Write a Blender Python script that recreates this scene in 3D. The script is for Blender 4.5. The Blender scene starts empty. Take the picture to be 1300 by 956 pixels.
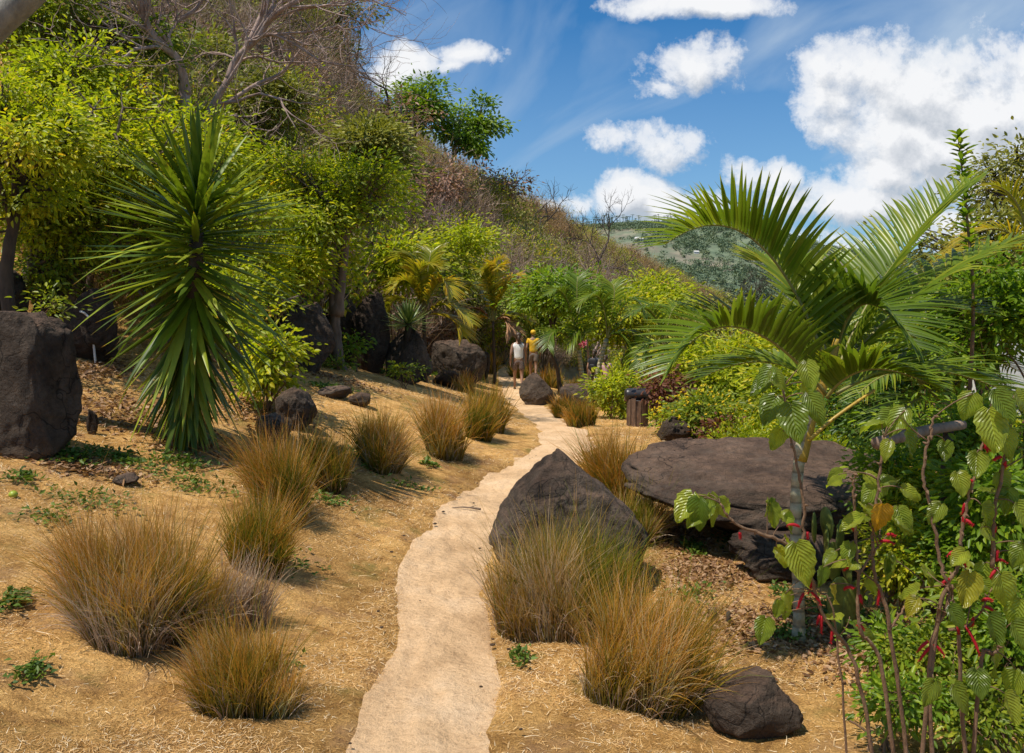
import bpy, bmesh, math
import numpy as np
from mathutils import Vector, Matrix

RS = np.random.RandomState
S = bpy.context.scene
COL = S.collection
R = math.radians

# ------------------------------------------------------------------ camera geometry
FPX = 1050.0; CAMZ = 2.1
PITCH = math.atan(48.5 / FPX)
def ray(px, py):
    X = (px - 650.0) / FPX; U = (433.5 - py) / FPX
    return np.array([X, math.cos(PITCH) + U * math.sin(PITCH), -math.sin(PITCH) + U * math.cos(PITCH)])
def at(px, py, d):
    r = ray(px, py); return np.array([0, 0, CAMZ]) + r * (d / r[1])

# ------------------------------------------------------------------ noise
def _h(ix, iy, iz, seed):
    n = (ix.astype(np.int64) * 374761393 + iy.astype(np.int64) * 668265263 + iz.astype(np.int64) * 2147483647 + seed * 144665) & 0xFFFFFFFF
    n = ((n ^ (n >> 13)) * 1274126177) & 0xFFFFFFFF
    return ((n ^ (n >> 16)) & 0xFFFF) / 65535.0 * 2 - 1
def noise(p, seed=0):
    p = np.asarray(p, float); i = np.floor(p); f = p - i; f = f * f * (3 - 2 * f)
    r = 0
    for dx in (0, 1):
        for dy in (0, 1):
            for dz in (0, 1):
                w = (f[..., 0] if dx else 1 - f[..., 0]) * (f[..., 1] if dy else 1 - f[..., 1]) * (f[..., 2] if dz else 1 - f[..., 2])
                r = r + w * _h(i[..., 0] + dx, i[..., 1] + dy, i[..., 2] + dz, seed)
    return r
def fbm(p, octv=4, seed=0, gain=.5):
    a = 1; r = 0; p = np.asarray(p, float)
    for k in range(octv):
        r = r + a * noise(p * 2 ** k + 17.3 * k, seed + k); a *= gain
    return r
def n2(x, y, sc, octv=3, seed=0):
    x, y = np.broadcast_arrays(np.asarray(x, float), np.asarray(y, float))
    return fbm(np.stack([x * sc, y * sc, np.zeros_like(x)], -1), octv, seed)
def sst(a, b, x):
    t = np.clip((x - a) / (b - a), 0, 1); return t * t * (3 - 2 * t)

# ------------------------------------------------------------------ terrain
# path centre line (x at distance y) and half width
PY = np.array([0, 2, 3.9, 4.58, 5.3, 6.1, 7.4, 8.65, 10.2, 11.3, 12.6, 14.0, 15.5, 18.6, 21, 24, 29, 33, 38])
PX = np.array([-.45, -.45, -.43, -.41, -.45, -.56, -.50, -.28, .14, .55, .84, .90, .82, .62, .42, .15, -.05, -.35, -1.6])
PW = np.array([.36, .36, .34, .335, .30, .31,   .37, .38, .44, .47, .46, .43, .42, .42, .42, .42, .42, .42, .4])
def xp(y): return np.interp(y, PY, PX)
def soft(u, k=.25): return k * np.log1p(np.exp(np.clip(u / k, -30, 30)))
TT = np.array([-1.2, -.62, -.4, -.3, -.21, -.15, -.1, -.03, .05, .1, .17, .24, .3, .36])
TF = np.array([10, 11.5, 14, 16.5, 21, 24, 28, 35, 48, 62, 95, 130, 160, 200.])
TC = np.array([40, 45, 52, 56, 60, 62, 66, 74, 90, 105, 140, 180, 210, 240.])
TE_t = np.array([-1.2, -.6, -.3, -.2, -.171, -.048, 0, .0476, .095, .143, .19, .24, .3, .36])
TE_e = np.array([.95, .75, .46, .33, .262, .168, .146, .122, .09, .064, .043, .018, -.02, -.06])
def terrain(x, y):
    x, y = np.broadcast_arrays(np.asarray(x, float), np.asarray(y, float))
    ys = np.clip(y, 0, 40)
    c = np.interp(ys, [0, 6, 10, 14, 20, 30, 40], [-.45, -.45, .1, .8, .5, 0, -1.5])
    z = -.57 * sst(10, 25, y)
    ul = c - .55 - x
    z = z + .27 * soft(ul) - .27 * soft(ul - 8) * .5
    ur = x - c - 1.2
    z = z - sst(12, 28, y) * .42 * np.clip(soft(ur), 0, 2.6) - .04 * np.clip(y - 30, 0, 160) * sst(0, 4, ur)
    z = z - .05 * soft(ur - 3) * sst(40, 0, ur)
    z = z + .05 * n2(x, y, .35, 3, 5) + .018 * n2(x, y, 1.7, 3, 9) * sst(60, 20, y)
    # path channel
    dp = np.abs(x - xp(y)) - np.interp(y, PY, PW)
    z = z - .05 * sst(.12, -.12, dp) * sst(38, 30, y)
    # hillside
    yy = np.maximum(y, 2.0); t = x / yy
    Fy = np.interp(t, TT, TF); Cy = np.interp(t, TT, TC); e = np.interp(t, TE_t, TE_e)
    q = (yy - Fy) / (Cy - Fy)
    zc = e * Cy + CAMZ - 1.2
    qc = np.clip(q, 0, 1)
    zb = z
    zh = zb + (zc - zb) * (qc ** 1.12)
    zh = zh - np.clip(q - 1, 0, 3) * np.clip(zc + 25, 0, None) * .35
    zh = zh + n2(x, y, .11, 3, 21) * np.clip(qc * 4, 0, 1) * 1.0
    z = np.where((q > 0) & (t < .36), zh, z)
    # far valley and far hill
    far = sst(230, 330, y)
    tt = x / yy
    ridge = np.interp(tt, [-1.5, -.2, .1, .16, .24, .29, .34, .4, .6, 1.2], [.06, .07, .088, .094, .093, .088, .07, .06, .045, .03])
    D = 820.
    fh = -26 + (ridge * D + CAMZ + 26) * sst(280, D, y) - np.clip(y - D, 0, 800) * .12
    fh = fh + n2(x, y, .006, 4, 33) * 16 * sst(300, 500, y) * (1 - .55 * sst(600, 800, y))
    z = z * (1 - far) + fh * far
    return z
def gz(x, y): return float(terrain(np.array([x]), np.array([y]))[0])
_D = np.concatenate([np.linspace(2.0, 60, 2400), np.linspace(60, 700, 1200)])
def ground(px, py, dmax=None):
    r = ray(px, py); P = np.array([0, 0, CAMZ]) + r[None] * (_D / r[1])[:, None]
    h = P[:, 2] - terrain(P[:, 0], P[:, 1])
    k = np.argmax(h < 0)
    if h[k] >= 0: k = len(_D) - 1
    p = P[k]; return np.array([p[0], p[1], gz(p[0], p[1])])
def gat(px, d):
    p = at(px, 400, d); return np.array([p[0], d, gz(p[0], d)])

# ------------------------------------------------------------------ object helpers
def link(o, parent=None):
    COL.objects.link(o)
    if parent is not None: o.parent = parent
    return o
def tag(o, label=None, cat=None, group=None, kind=None):
    if label: o['label'] = label
    if cat: o['category'] = cat
    if group: o['group'] = group
    if kind: o['kind'] = kind
    return o
def thing(name, label, cat, loc=(0, 0, 0), group=None, rz=0):
    o = bpy.data.objects.new(name, None); o.location = [float(c) for c in loc]; o.rotation_euler[2] = rz
    link(o); return tag(o, label, cat, group)
def mesh_obj(name, me, mat, parent=None, loc=None):
    o = bpy.data.objects.new(name, me)
    if mat is not None and len(me.materials) == 0: me.materials.append(mat)
    if loc is not None: o.location = [float(c) for c in loc]
    return link(o, parent)
def copy_tree(o, parent=None):
    c = o.copy(); link(c, parent)
    for ch in [k for k in o.children]: copy_tree(ch, c)
    return c

class MB:
    """gathers vertices, faces (4 indices, a triangle repeats -1) and a vector attribute v=(random, along, random2)"""
    def __init__(s): s.V = []; s.Q = []; s.T = []; s.A = []; s.n = 0
    def add(s, V, Q=None, T=None, A=None):
        V = np.asarray(V, float).reshape(-1, 3)
        if Q is not None and len(Q): s.Q.append(np.asarray(Q, np.int64).reshape(-1, 4) + s.n)
        if T is not None and len(T): s.T.append(np.asarray(T, np.int64).reshape(-1, 3) + s.n)
        if A is None: A = np.zeros((len(V), 3))
        A = np.asarray(A, float)
        if A.ndim == 1: A = np.tile(A, (len(V), 1))
        s.V.append(V); s.A.append(A); s.n += len(V)
    def mesh(s, name, smooth=True):
        V = np.concatenate(s.V); A = np.concatenate(s.A)
        Q = np.concatenate(s.Q) if s.Q else np.zeros((0, 4), np.int64)
        T = np.concatenate(s.T) if s.T else np.zeros((0, 3), np.int64)
        me = bpy.data.meshes.new(name)
        me.vertices.add(len(V)); me.vertices.foreach_set('co', V.astype(np.float32).ravel())
        idx = np.concatenate([Q.ravel(), T.ravel()]).astype(np.int32)
        me.loops.add(len(idx)); me.loops.foreach_set('vertex_index', idx)
        me.polygons.add(len(Q) + len(T))
        ls = np.concatenate([np.arange(len(Q)) * 4, len(Q) * 4 + np.arange(len(T)) * 3]).astype(np.int32)
        me.polygons.foreach_set('loop_start', ls)
        me.polygons.foreach_set('use_smooth', np.full(len(Q) + len(T), smooth, bool))
        a = me.attributes.new('v', 'FLOAT_VECTOR', 'POINT'); a.data.foreach_set('vector', A.astype(np.float32).ravel())
        me.update(calc_edges=True); me.validate(); return me
    def build(s, name, mat, parent=None, loc=None, smooth=True): return mesh_obj(name, s.mesh(name, smooth), mat, parent, loc)

def nrm(v): return v / np.maximum(np.linalg.norm(v, axis=-1, keepdims=True), 1e-9)
def tube(mb, P, rad, k=6, A=(0, 0, 0), cap=True):
    P = np.asarray(P, float); n = len(P); rad = np.broadcast_to(np.asarray(rad, float), (n,))
    t = nrm(np.gradient(P, axis=0)); up = np.array([0, 0, 1.]) if abs(t[:, 2]).mean() < .8 else np.array([1., 0, 0])
    a = nrm(np.cross(t, up)); b = np.cross(t, a)
    th = np.arange(k) * 2 * np.pi / k
    V = P[:, None] + rad[:, None, None] * (a[:, None] * np.cos(th)[None, :, None] + b[:, None] * np.sin(th)[None, :, None])
    i = np.arange(n - 1)[:, None] * k; j = np.arange(k)[None]; j2 = (j + 1) % k
    Q = np.stack([i + j, i + j2, i + k + j2, i + k + j], -1).reshape(-1, 4)
    At = np.zeros((n, k, 3)); At[..., 0] = A[0]; At[..., 1] = np.linspace(0, 1, n)[:, None]; At[..., 2] = A[2]
    V = V.reshape(-1, 3); At = At.reshape(-1, 3); T = None
    if cap:
        V = np.concatenate([V, P[:1], P[-1:]]); At = np.concatenate([At, At[:1], At[-1:]])
        jj = np.arange(k); c0 = n * k
        T = np.concatenate([np.stack([(jj + 1) % k, jj, np.full(k, c0)], -1), np.stack([(n - 1) * k + jj, (n - 1) * k + (jj + 1) % k, np.full(k, c0 + 1)], -1)])
    mb.add(V, Q, T, At)
def bez(p0, p1, p2, n=8):
    s = np.linspace(0, 1, n)[:, None]; p0, p1, p2 = map(np.asarray, (p0, p1, p2))
    return p0 * (1 - s) ** 2 + 2 * p1 * s * (1 - s) + p2 * s ** 2
def catm(P, n=8):
    P = np.asarray(P, float); Q = np.vstack([2 * P[0] - P[1], P, 2 * P[-1] - P[-2]]); out = []
    for i in range(len(P) - 1):
        a, b, c, d = Q[i:i + 4]; s = np.linspace(0, 1, n, endpoint=False)[:, None]
        out.append(.5 * ((2 * b) + (c - a) * s + (2 * a - 5 * b + 4 * c - d) * s * s + (-a + 3 * b - 3 * c + d) * s ** 3))
    return np.vstack(out + [P[-1:]])

def ribbons(mb, B, D, L, W, droop, rng, seg=3, fold=0., prof='blade', side=None, curl=0., grav=(0, 0, -1.), r0=None):
    """N curved blades: base B, direction D, length L, width W, droop fraction"""
    B = np.asarray(B, float); N = len(B); D = nrm(np.asarray(D, float)); L = np.broadcast_to(L, (N,)); W = np.broadcast_to(W, (N,)); droop = np.broadcast_to(droop, (N,))
    s = np.linspace(0, 1, seg + 1); g = np.array(grav)
    P = B[:, None] + D[:, None] * (L[:, None] * s)[..., None] + g * (droop[:, None] * L[:, None] * s ** 2)[..., None]
    T = nrm(D[:, None] + g * (2 * droop[:, None] * s)[..., None])
    if side is None:
        side = nrm(np.cross(D, nrm(rng.normal(size=(N, 3)))))
    sd = side[:, None] - T * (side[:, None] * T).sum(-1, keepdims=True); sd = nrm(sd)
    if curl:
        k = rng.normal(size=N) * curl
        P = P + side[:, None] * (k[:, None] * L[:, None] * s ** 2)[..., None]
    if prof == 'blade': w = (1 - s ** 1.6) * .85 + .02
    elif prof == 'leaflet': w = np.minimum(1, .35 + s * 5) * (1 - s ** 2.2) + .015
    elif prof == 'yucca': w = np.minimum(1, .55 + s * 1.6) * (1 - s ** 3) + .01
    else: w = np.full(seg + 1, 1.) * (1 - .5 * s)
    nm = np.cross(sd, T)
    half = sd * (W[:, None] * w * .5)[..., None]
    r = rng.rand(N) if r0 is None else r0
    if fold:
        lift = nm * (W[:, None] * w * fold)[..., None]
        V = np.stack([P - half + lift, P, P + half + lift], 2); m = 3
    else:
        V = np.stack([P - half, P + half], 2); m = 2
    A = np.zeros((N, seg + 1, m, 3)); A[..., 0] = r[:, None, None]; A[..., 1] = s[None, :, None]; A[..., 2] = rng.rand(N)[:, None, None]
    base = (np.arange(N) * (seg + 1) * m)[:, None, None] + (np.arange(seg) * m)[None, :, None] + np.arange(m - 1)[None, None]
    Q = np.stack([base, base + 1, base + m + 1, base + m], -1).reshape(-1, 4)
    mb.add(V.reshape(-1, 3), Q, None, A.reshape(-1, 3))

def leaves(mb, P, D, Nn, L, W, rng, fold=.25, droop=.2, fine=True, r0=None):
    P = np.asarray(P, float); N = len(P); D = nrm(D); Nn = nrm(Nn - D * (Nn * D).sum(-1, keepdims=True)); Sd = np.cross(D, Nn)
    L = np.broadcast_to(L, (N,))[:, None]; W = np.broadcast_to(W, (N,))[:, None]
    r = rng.rand(N) if r0 is None else r0
    if fine:
        rows = [(0, 0, 0), (.3, -.45, fold), (.68, -.38, fold * .8), (1, 0, 0), (.68, .38, fold * .8), (.3, .45, fold)]
        F = [[0, 1, 2, 3], [0, 3, 4, 5]]
    else:
        rows = [(0, 0, 0), (.45, -.5, fold), (1, 0, 0), (.45, .5, fold)]; F = None
    V = np.stack([P + D * L * a + Sd * W * b + Nn * (W * c - droop * L * a * a) for a, b, c in rows], 1)
    m = len(rows); A = np.zeros((N, m, 3)); A[..., 0] = r[:, None]; A[..., 1] = np.array([x[0] for x in rows])[None]; A[..., 2] = rng.rand(N)[:, None]
    b = (np.arange(N) * m)[:, None, None]
    if fine: mb.add(V.reshape(-1, 3), (b + np.array(F)[None]).reshape(-1, 4), None, A.reshape(-1, 3))
    else: mb.add(V.reshape(-1, 3), None, (b + np.array([[0, 1, 2], [0, 2, 3]])[None]).reshape(-1, 3), A.reshape(-1, 3))

# ------------------------------------------------------------------ materials
def newmat(name):
    m = bpy.data.materials.new(name); m.use_nodes = True; nt = m.node_tree
    for n in list(nt.nodes): nt.nodes.remove(n)
    return m, nt
def N(nt, t, **kw):
    n = nt.nodes.new(t)
    for k, v in kw.items():
        if k.startswith('i_'):
            n.inputs[int(k[2:]) if k[2:].isdigit() else k[2:].replace('_', ' ')].default_value = v
        else: setattr(n, k, v)
    return n
def ramp(nt, stops, fac=None, interp='LINEAR'):
    n = nt.nodes.new('ShaderNodeValToRGB'); n.color_ramp.interpolation = interp
    e = n.color_ramp.elements
    while len(e) < len(stops): e.new(.5)
    for k, (p, c) in enumerate(stops):
        e[k].position = p; e[k].color = (c[0], c[1], c[2], 1) if len(c) == 3 else c
    if fac is not None: nt.links.new(fac, n.inputs[0])
    return n
def mixc(nt, a, b, fac, mode='MIX'):
    n = nt.nodes.new('ShaderNodeMix'); n.data_type = 'RGBA'; n.blend_type = mode
    for s, v in ((0, fac), (6, a), (7, b)):
        if hasattr(v, 'is_linked') or hasattr(v, 'links'): nt.links.new(v, n.inputs[s])
        else: n.inputs[s].default_value = v if s == 0 else (v[0], v[1], v[2], 1)
    return n.outputs[2]
def noise_n(nt, scale, detail=4, rough=.5, vec=None, dist=0.):
    n = nt.nodes.new('ShaderNodeTexNoise'); n.inputs['Scale'].default_value = scale; n.inputs['Detail'].default_value = detail
    n.inputs['Roughness'].default_value = rough; n.inputs['Distortion'].default_value = dist
    if vec is not None: nt.links.new(vec, n.inputs['Vector'])
    return n.outputs['Fac']
def vattr(nt):
    a = N(nt, 'ShaderNodeAttribute', attribute_name='v'); s = nt.nodes.new('ShaderNodeSeparateXYZ'); nt.links.new(a.outputs['Vector'], s.inputs[0]); return s.outputs
def coords(nt): return nt.nodes.new('ShaderNodeTexCoord').outputs['Object']
def geo(nt): return nt.nodes.new('ShaderNodeNewGeometry').outputs
def out(nt, sh):
    o = nt.nodes.new('ShaderNodeOutputMaterial'); nt.links.new(sh, o.inputs['Surface']); return o
def math_n(nt, op, a, b=0.):
    n = N(nt, 'ShaderNodeMath', operation=op)
    for k, v in ((0, a), (1, b)):
        if hasattr(v, 'links'): nt.links.new(v, n.inputs[k])
        else: n.inputs[k].default_value = v
    return n.outputs[0]
def bump(nt, h, dist, strength=1.):
    b = nt.nodes.new('ShaderNodeBump'); b.inputs['Distance'].default_value = dist; b.inputs['Strength'].default_value = strength; nt.links.new(h, b.inputs['Height']); return b.outputs[0]

def foliage(name, stops, tr=.35, rough=.45, spec=.4, along=None, trcol=None, clump=0.25, yellow=None):
    """leaf material: colour by per-leaf random, with clump-sized light/dark, translucent"""
    m, nt = newmat(name); v = vattr(nt)
    c = ramp(nt, stops, v[0]).outputs[0]
    if clump:
        nz = noise_n(nt, 1.7, 4, .7, geo(nt)['Position'])
        mr = ramp(nt, [(.3, (1 - clump * 1.6,) * 3), (.7, (1 + clump,) * 3)], nz).outputs[0]
        c = mixc(nt, c, mr, 1., 'MULTIPLY')
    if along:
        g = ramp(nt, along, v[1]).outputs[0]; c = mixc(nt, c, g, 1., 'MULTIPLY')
    p = N(nt, 'ShaderNodeBsdfPrincipled'); nt.links.new(c, p.inputs['Base Color'])
    p.inputs['Roughness'].default_value = rough; p.inputs['Specular IOR Level'].default_value = spec
    t = nt.nodes.new('ShaderNodeBsdfTranslucent')
    tc = mixc(nt, c, trcol or (1.25, 1.25, .7), 1., 'MULTIPLY'); nt.links.new(tc, t.inputs[0])
    mx = nt.nodes.new('ShaderNodeMixShader'); mx.inputs[0].default_value = tr
    nt.links.new(p.outputs[0], mx.inputs[1]); nt.links.new(t.outputs[0], mx.inputs[2]); out(nt, mx.outputs[0]); return m

def rockmat(name, dark, light, lichen=.5, scale=1.):
    m, nt = newmat(name); pos = geo(nt)['Position']
    a = noise_n(nt, 1.6 * scale, 6, .65, pos); b = noise_n(nt, 14 * scale, 8, .7, pos); c = noise_n(nt, 60 * scale, 4, .6, pos)
    col = ramp(nt, [(.3, dark), (.7, light)], a).outputs[0]
    col = mixc(nt, col, ramp(nt, [(.3, (.55, .53, .5)), (.65, (1.25, 1.2, 1.15))], b).outputs[0], 1., 'MULTIPLY')
    w = N(nt, 'ShaderNodeTexVoronoi'); w.inputs['Scale'].default_value = 16 * scale; nt.links.new(pos, w.inputs['Vector'])
    sp = ramp(nt, [(.05, (1, 1, 1)), (.16, (0, 0, 0))], w.outputs['Distance']).outputs[0]
    n3 = ramp(nt, [(.6, (0, 0, 0)), (.68, (1, 1, 1))], noise_n(nt, 7 * scale, 5, .7, pos)).outputs[0]
    li = mixc(nt, sp, n3, 1., 'MULTIPLY'); fl = math_n(nt, 'MULTIPLY', li, lichen)
    col = mixc(nt, col, (.33, .30, .25), fl)
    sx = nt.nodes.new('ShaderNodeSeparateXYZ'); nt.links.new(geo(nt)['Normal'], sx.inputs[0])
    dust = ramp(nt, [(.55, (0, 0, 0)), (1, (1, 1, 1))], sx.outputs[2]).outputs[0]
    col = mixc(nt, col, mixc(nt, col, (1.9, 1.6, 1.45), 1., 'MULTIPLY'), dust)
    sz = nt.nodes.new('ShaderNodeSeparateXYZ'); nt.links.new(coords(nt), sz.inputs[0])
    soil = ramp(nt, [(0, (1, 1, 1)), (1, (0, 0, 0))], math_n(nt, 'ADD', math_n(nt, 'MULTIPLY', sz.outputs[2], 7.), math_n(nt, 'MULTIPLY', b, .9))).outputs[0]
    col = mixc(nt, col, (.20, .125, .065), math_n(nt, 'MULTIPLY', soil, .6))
    big = ramp(nt, [(.5, (0, 0, 0)), (.72, (1, 1, 1))], noise_n(nt, 2.4 * scale, 7, .75, pos, .8)).outputs[0]
    col = mixc(nt, col, (.21, .165, .125), math_n(nt, 'MULTIPLY', big, .55))
    pit = ramp(nt, [(.30, (.25, .25, .25)), (.42, (1, 1, 1))], noise_n(nt, 34 * scale, 6, .75, pos)).outputs[0]
    col = mixc(nt, col, pit, 1., 'MULTIPLY')
    p = N(nt, 'ShaderNodeBsdfPrincipled'); p.inputs['Roughness'].default_value = .85; p.inputs['Specular IOR Level'].default_value = .25
    vr = N(nt, 'ShaderNodeTexVoronoi', feature='DISTANCE_TO_EDGE'); vr.inputs['Scale'].default_value = 2.3 * scale
    nd = nt.nodes.new('ShaderNodeVectorMath'); nd.operation = 'ADD'; nt.links.new(pos, nd.inputs[0])
    nn = nt.nodes.new('ShaderNodeTexNoise'); nn.inputs['Scale'].default_value = 3; nt.links.new(pos, nn.inputs['Vector']); nt.links.new(nn.outputs['Color'], nd.inputs[1]); nt.links.new(nd.outputs[0], vr.inputs['Vector'])
    cr = ramp(nt, [(0, (0, 0, 0)), (.03, (1, 1, 1))], vr.outputs['Distance']).outputs[0]
    cmk = ramp(nt, [(.48, (0, 0, 0)), (.56, (1, 1, 1))], noise_n(nt, 1.1 * scale, 3, .6, pos)).outputs[0]
    cd = mixc(nt, (1, 1, 1), ramp(nt, [(0, (.2, .2, .2)), (.025, (1, 1, 1))], vr.outputs['Distance']).outputs[0], cmk)
    col = mixc(nt, col, cd, 1., 'MULTIPLY'); nt.links.new(col, p.inputs['Base Color'])
    h = math_n(nt, 'ADD', math_n(nt, 'MULTIPLY', b, 1.), math_n(nt, 'ADD', math_n(nt, 'MULTIPLY', c, .5), math_n(nt, 'MULTIPLY', cr, .15)))
    h = math_n(nt, 'ADD', h, math_n(nt, 'MULTIPLY', noise_n(nt, 5 * scale, 8, .75, pos, .6), 2.2))
    nt.links.new(bump(nt, h, .055 / scale, 1.), p.inputs['Normal']); out(nt, p.outputs[0]); return m

def barkmat(name, a, b, scale=8):
    m, nt = newmat(name); pos = geo(nt)['Position']
    mp = nt.nodes.new('ShaderNodeMapping'); mp.inputs['Scale'].default_value = (1, 1, .35); nt.links.new(pos, mp.inputs[0])
    n = noise_n(nt, scale, 6, .7, mp.outputs[0]); c = ramp(nt, [(.3, a), (.7, b)], n).outputs[0]
    p = N(nt, 'ShaderNodeBsdfPrincipled'); nt.links.new(c, p.inputs['Base Color']); p.inputs['Roughness'].default_value = .9
    nt.links.new(bump(nt, n, .02), p.inputs['Normal']); out(nt, p.outputs[0]); return m
def plain(name, c, rough=.7, var=.25, scale=12, metal=0., cloth=False):
    m, nt = newmat(name); n = noise_n(nt, scale, 4, .6, coords(nt))
    cc = ramp(nt, [(.25, tuple(x * (1 - var) for x in c)), (.75, tuple(min(1, x * (1 + var)) for x in c))], n).outputs[0]
    p = N(nt, 'ShaderNodeBsdfPrincipled'); nt.links.new(cc, p.inputs['Base Color']); p.inputs['Roughness'].default_value = rough; p.inputs['Metallic'].default_value = metal
    nt.links.new(bump(nt, n, .01, .4), p.inputs['Normal']); out(nt, p.outputs[0]); return m

M = {}
M['yel'] = foliage('yellow_green_leaves', [(0, (.09, .14, .01)), (.35, (.27, .34, .014)), (.7, (.50, .52, .02)), (.92, (.74, .60, .03)), (1, (.75, .38, .04))], .48, .45, .35, clump=.3, trcol=(1.3, 1.35, .6))
M['grn'] = foliage('green_leaves', [(0, (.06, .11, .01)), (.5, (.21, .28, .02)), (1, (.46, .46, .03))], .45, .42, .4, clump=.3, trcol=(1.35, 1.35, .6))
M['deep'] = foliage('deep_green_leaves', [(0, (.03, .07, .008)), (.6, (.08, .16, .014)), (1, (.19, .28, .02))], .38, .4, .4)
M['bright'] = foliage('bright_green_leaves', [(0, (.07, .14, .01)), (.6, (.20, .32, .018)), (1, (.46, .54, .03))], .5, .4, .4, clump=.12)
M['olive'] = foliage('olive_leaves', [(0, (.11, .12, .018)), (.5, (.26, .27, .04)), (1, (.46, .42, .09))], .3, .5, .4)
M['brownleaf'] = foliage('dead_brown_leaves', [(0, (.16, .08, .05)), (.5, (.34, .19, .13)), (1, (.52, .34, .25))], .25, .7, .2)
M['rustleaf'] = foliage('rust_leaves', [(0, (.07, .02, .012)), (.6, (.17, .06, .03)), (1, (.30, .12, .04))], .25, .6, .3)
M['twig'] = foliage('dry_twigs', [(0, (.20, .13, .09)), (.5, (.42, .28, .19)), (1, (.60, .45, .35))], .1, .8, .2)
M['scrub'] = foliage('dry_scrub', [(0, (.24, .14, .07)), (.35, (.47, .30, .17)), (.6, (.56, .39, .19)), (.7, (.32, .34, .05)), (1, (.56, .54, .07))], .3, .7, .2, clump=.35)
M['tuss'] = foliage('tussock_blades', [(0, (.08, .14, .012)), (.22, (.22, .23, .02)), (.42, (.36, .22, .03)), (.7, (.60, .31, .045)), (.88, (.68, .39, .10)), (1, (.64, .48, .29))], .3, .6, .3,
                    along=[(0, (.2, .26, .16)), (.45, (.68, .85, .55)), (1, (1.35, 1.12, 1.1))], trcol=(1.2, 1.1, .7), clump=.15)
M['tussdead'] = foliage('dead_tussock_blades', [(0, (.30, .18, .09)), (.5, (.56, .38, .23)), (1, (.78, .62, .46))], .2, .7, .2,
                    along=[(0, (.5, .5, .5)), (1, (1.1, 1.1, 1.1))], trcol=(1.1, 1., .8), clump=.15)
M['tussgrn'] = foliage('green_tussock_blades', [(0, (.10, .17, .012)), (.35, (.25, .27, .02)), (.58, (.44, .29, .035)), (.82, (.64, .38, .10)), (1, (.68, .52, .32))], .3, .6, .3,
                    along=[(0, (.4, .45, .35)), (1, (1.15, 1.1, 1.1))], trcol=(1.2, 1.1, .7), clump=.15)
M['yucca'] = foliage('yucca_leaves', [(0, (.06, .11, .008)), (.6, (.165, .24, .014)), (1, (.38, .44, .04))], .3, .42, .35, along=[(0, (1.6, 1.6, 1.8)), (.15, (1, 1, 1)), (.93, (1, 1, .9)), (.97, (2.2, 1.0, 1.2)), (1, (2.2, .9, 1.2))], clump=.2)
M['palm'] = foliage('palm_leaflets', [(0, (.07, .13, .010)), (.6, (.17, .25, .018)), (1, (.36, .38, .03))], .42, .33, .45, along=[(0, (1, 1, 1)), (.85, (1, 1, .9)), (1, (2.2, 1.5, 1.4))], clump=.12)
M['palmyel'] = foliage('yellowing_palm_leaflets', [(0, (.18, .24, .015)), (.6, (.38, .38, .025)), (1, (.66, .46, .03))], .45, .3, .6, along=[(0, (1, 1, 1)), (1, (1.3, 1.0, .9))], clump=.12)
M['palmdead'] = foliage('dead_palm_leaflets', [(0, (.20, .10, .05)), (.6, (.38, .19, .09)), (1, (.5, .3, .17))], .2, .6, .2, clump=.1)
M['agave'] = foliage('spiky_leaves', [(0, (.10, .16, .03)), (1, (.34, .40, .12))], .2, .35, .6, clump=0)
M['weed'] = foliage('weeds', [(0, (.05, .10, .012)), (1, (.16, .24, .03))], .3, .5, .3, clump=.1)
M['straw'] = foliage('straw', [(0, (.42, .22, .07)), (.3, (.70, .42, .15)), (.75, (.86, .58, .27)), (1, (.96, .84, .60))], .15, .7, .25, clump=.12)
M['litter'] = foliage('fallen_leaves', [(0, (.10, .045, .02)), (.5, (.30, .15, .06)), (1, (.52, .34, .2))], .15, .6, .3, clump=.1)
M['flower'] = foliage('yellow_flowers', [(0, (.7, .45, .01)), (1, (.85, .62, .02))], .3, .5, .2, clump=0)
M['red'] = foliage('red_catkin', [(0, (.35, .008, .015)), (1, (.6, .02, .035))], .2, .6, .3, clump=0)
M['polebark'] = barkmat('pole_brown_bark', (.16, .105, .07), (.36, .25, .18), 14)  # lighter brown bark for the pole
M['pink'] = foliage('pink_petals', [(0, (.7, .08, .2)), (1, (.85, .25, .35))], .3, .6, .2, clump=0)
M['cactus'] = plain('cactus_pad_skin', (.15, .18, .03), .6, .45, 22)
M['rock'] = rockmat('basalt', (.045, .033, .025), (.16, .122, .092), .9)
M['rockd'] = rockmat('shaded_basalt', (.032, .023, .017), (.10, .071, .052), .6)  # darker basalt copy: shade set into the colour, also for dark stones and pebbles
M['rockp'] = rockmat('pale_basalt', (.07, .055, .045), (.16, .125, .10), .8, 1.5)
M['bark'] = barkmat('grey_brown_bark', (.09, .06, .04), (.24, .17, .12))
M['barkp'] = barkmat('pinkish_bark', (.17, .10, .075), (.50, .36, .30), 5)
M['barkd'] = barkmat('dark_bark', (.03, .022, .016), (.09, .065, .045))
M['barkg'] = barkmat('grey_bark', (.13, .12, .10), (.30, .27, .22), 10)
M['stem'] = barkmat('brown_stems', (.11, .06, .03), (.28, .165, .09), 20)

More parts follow.
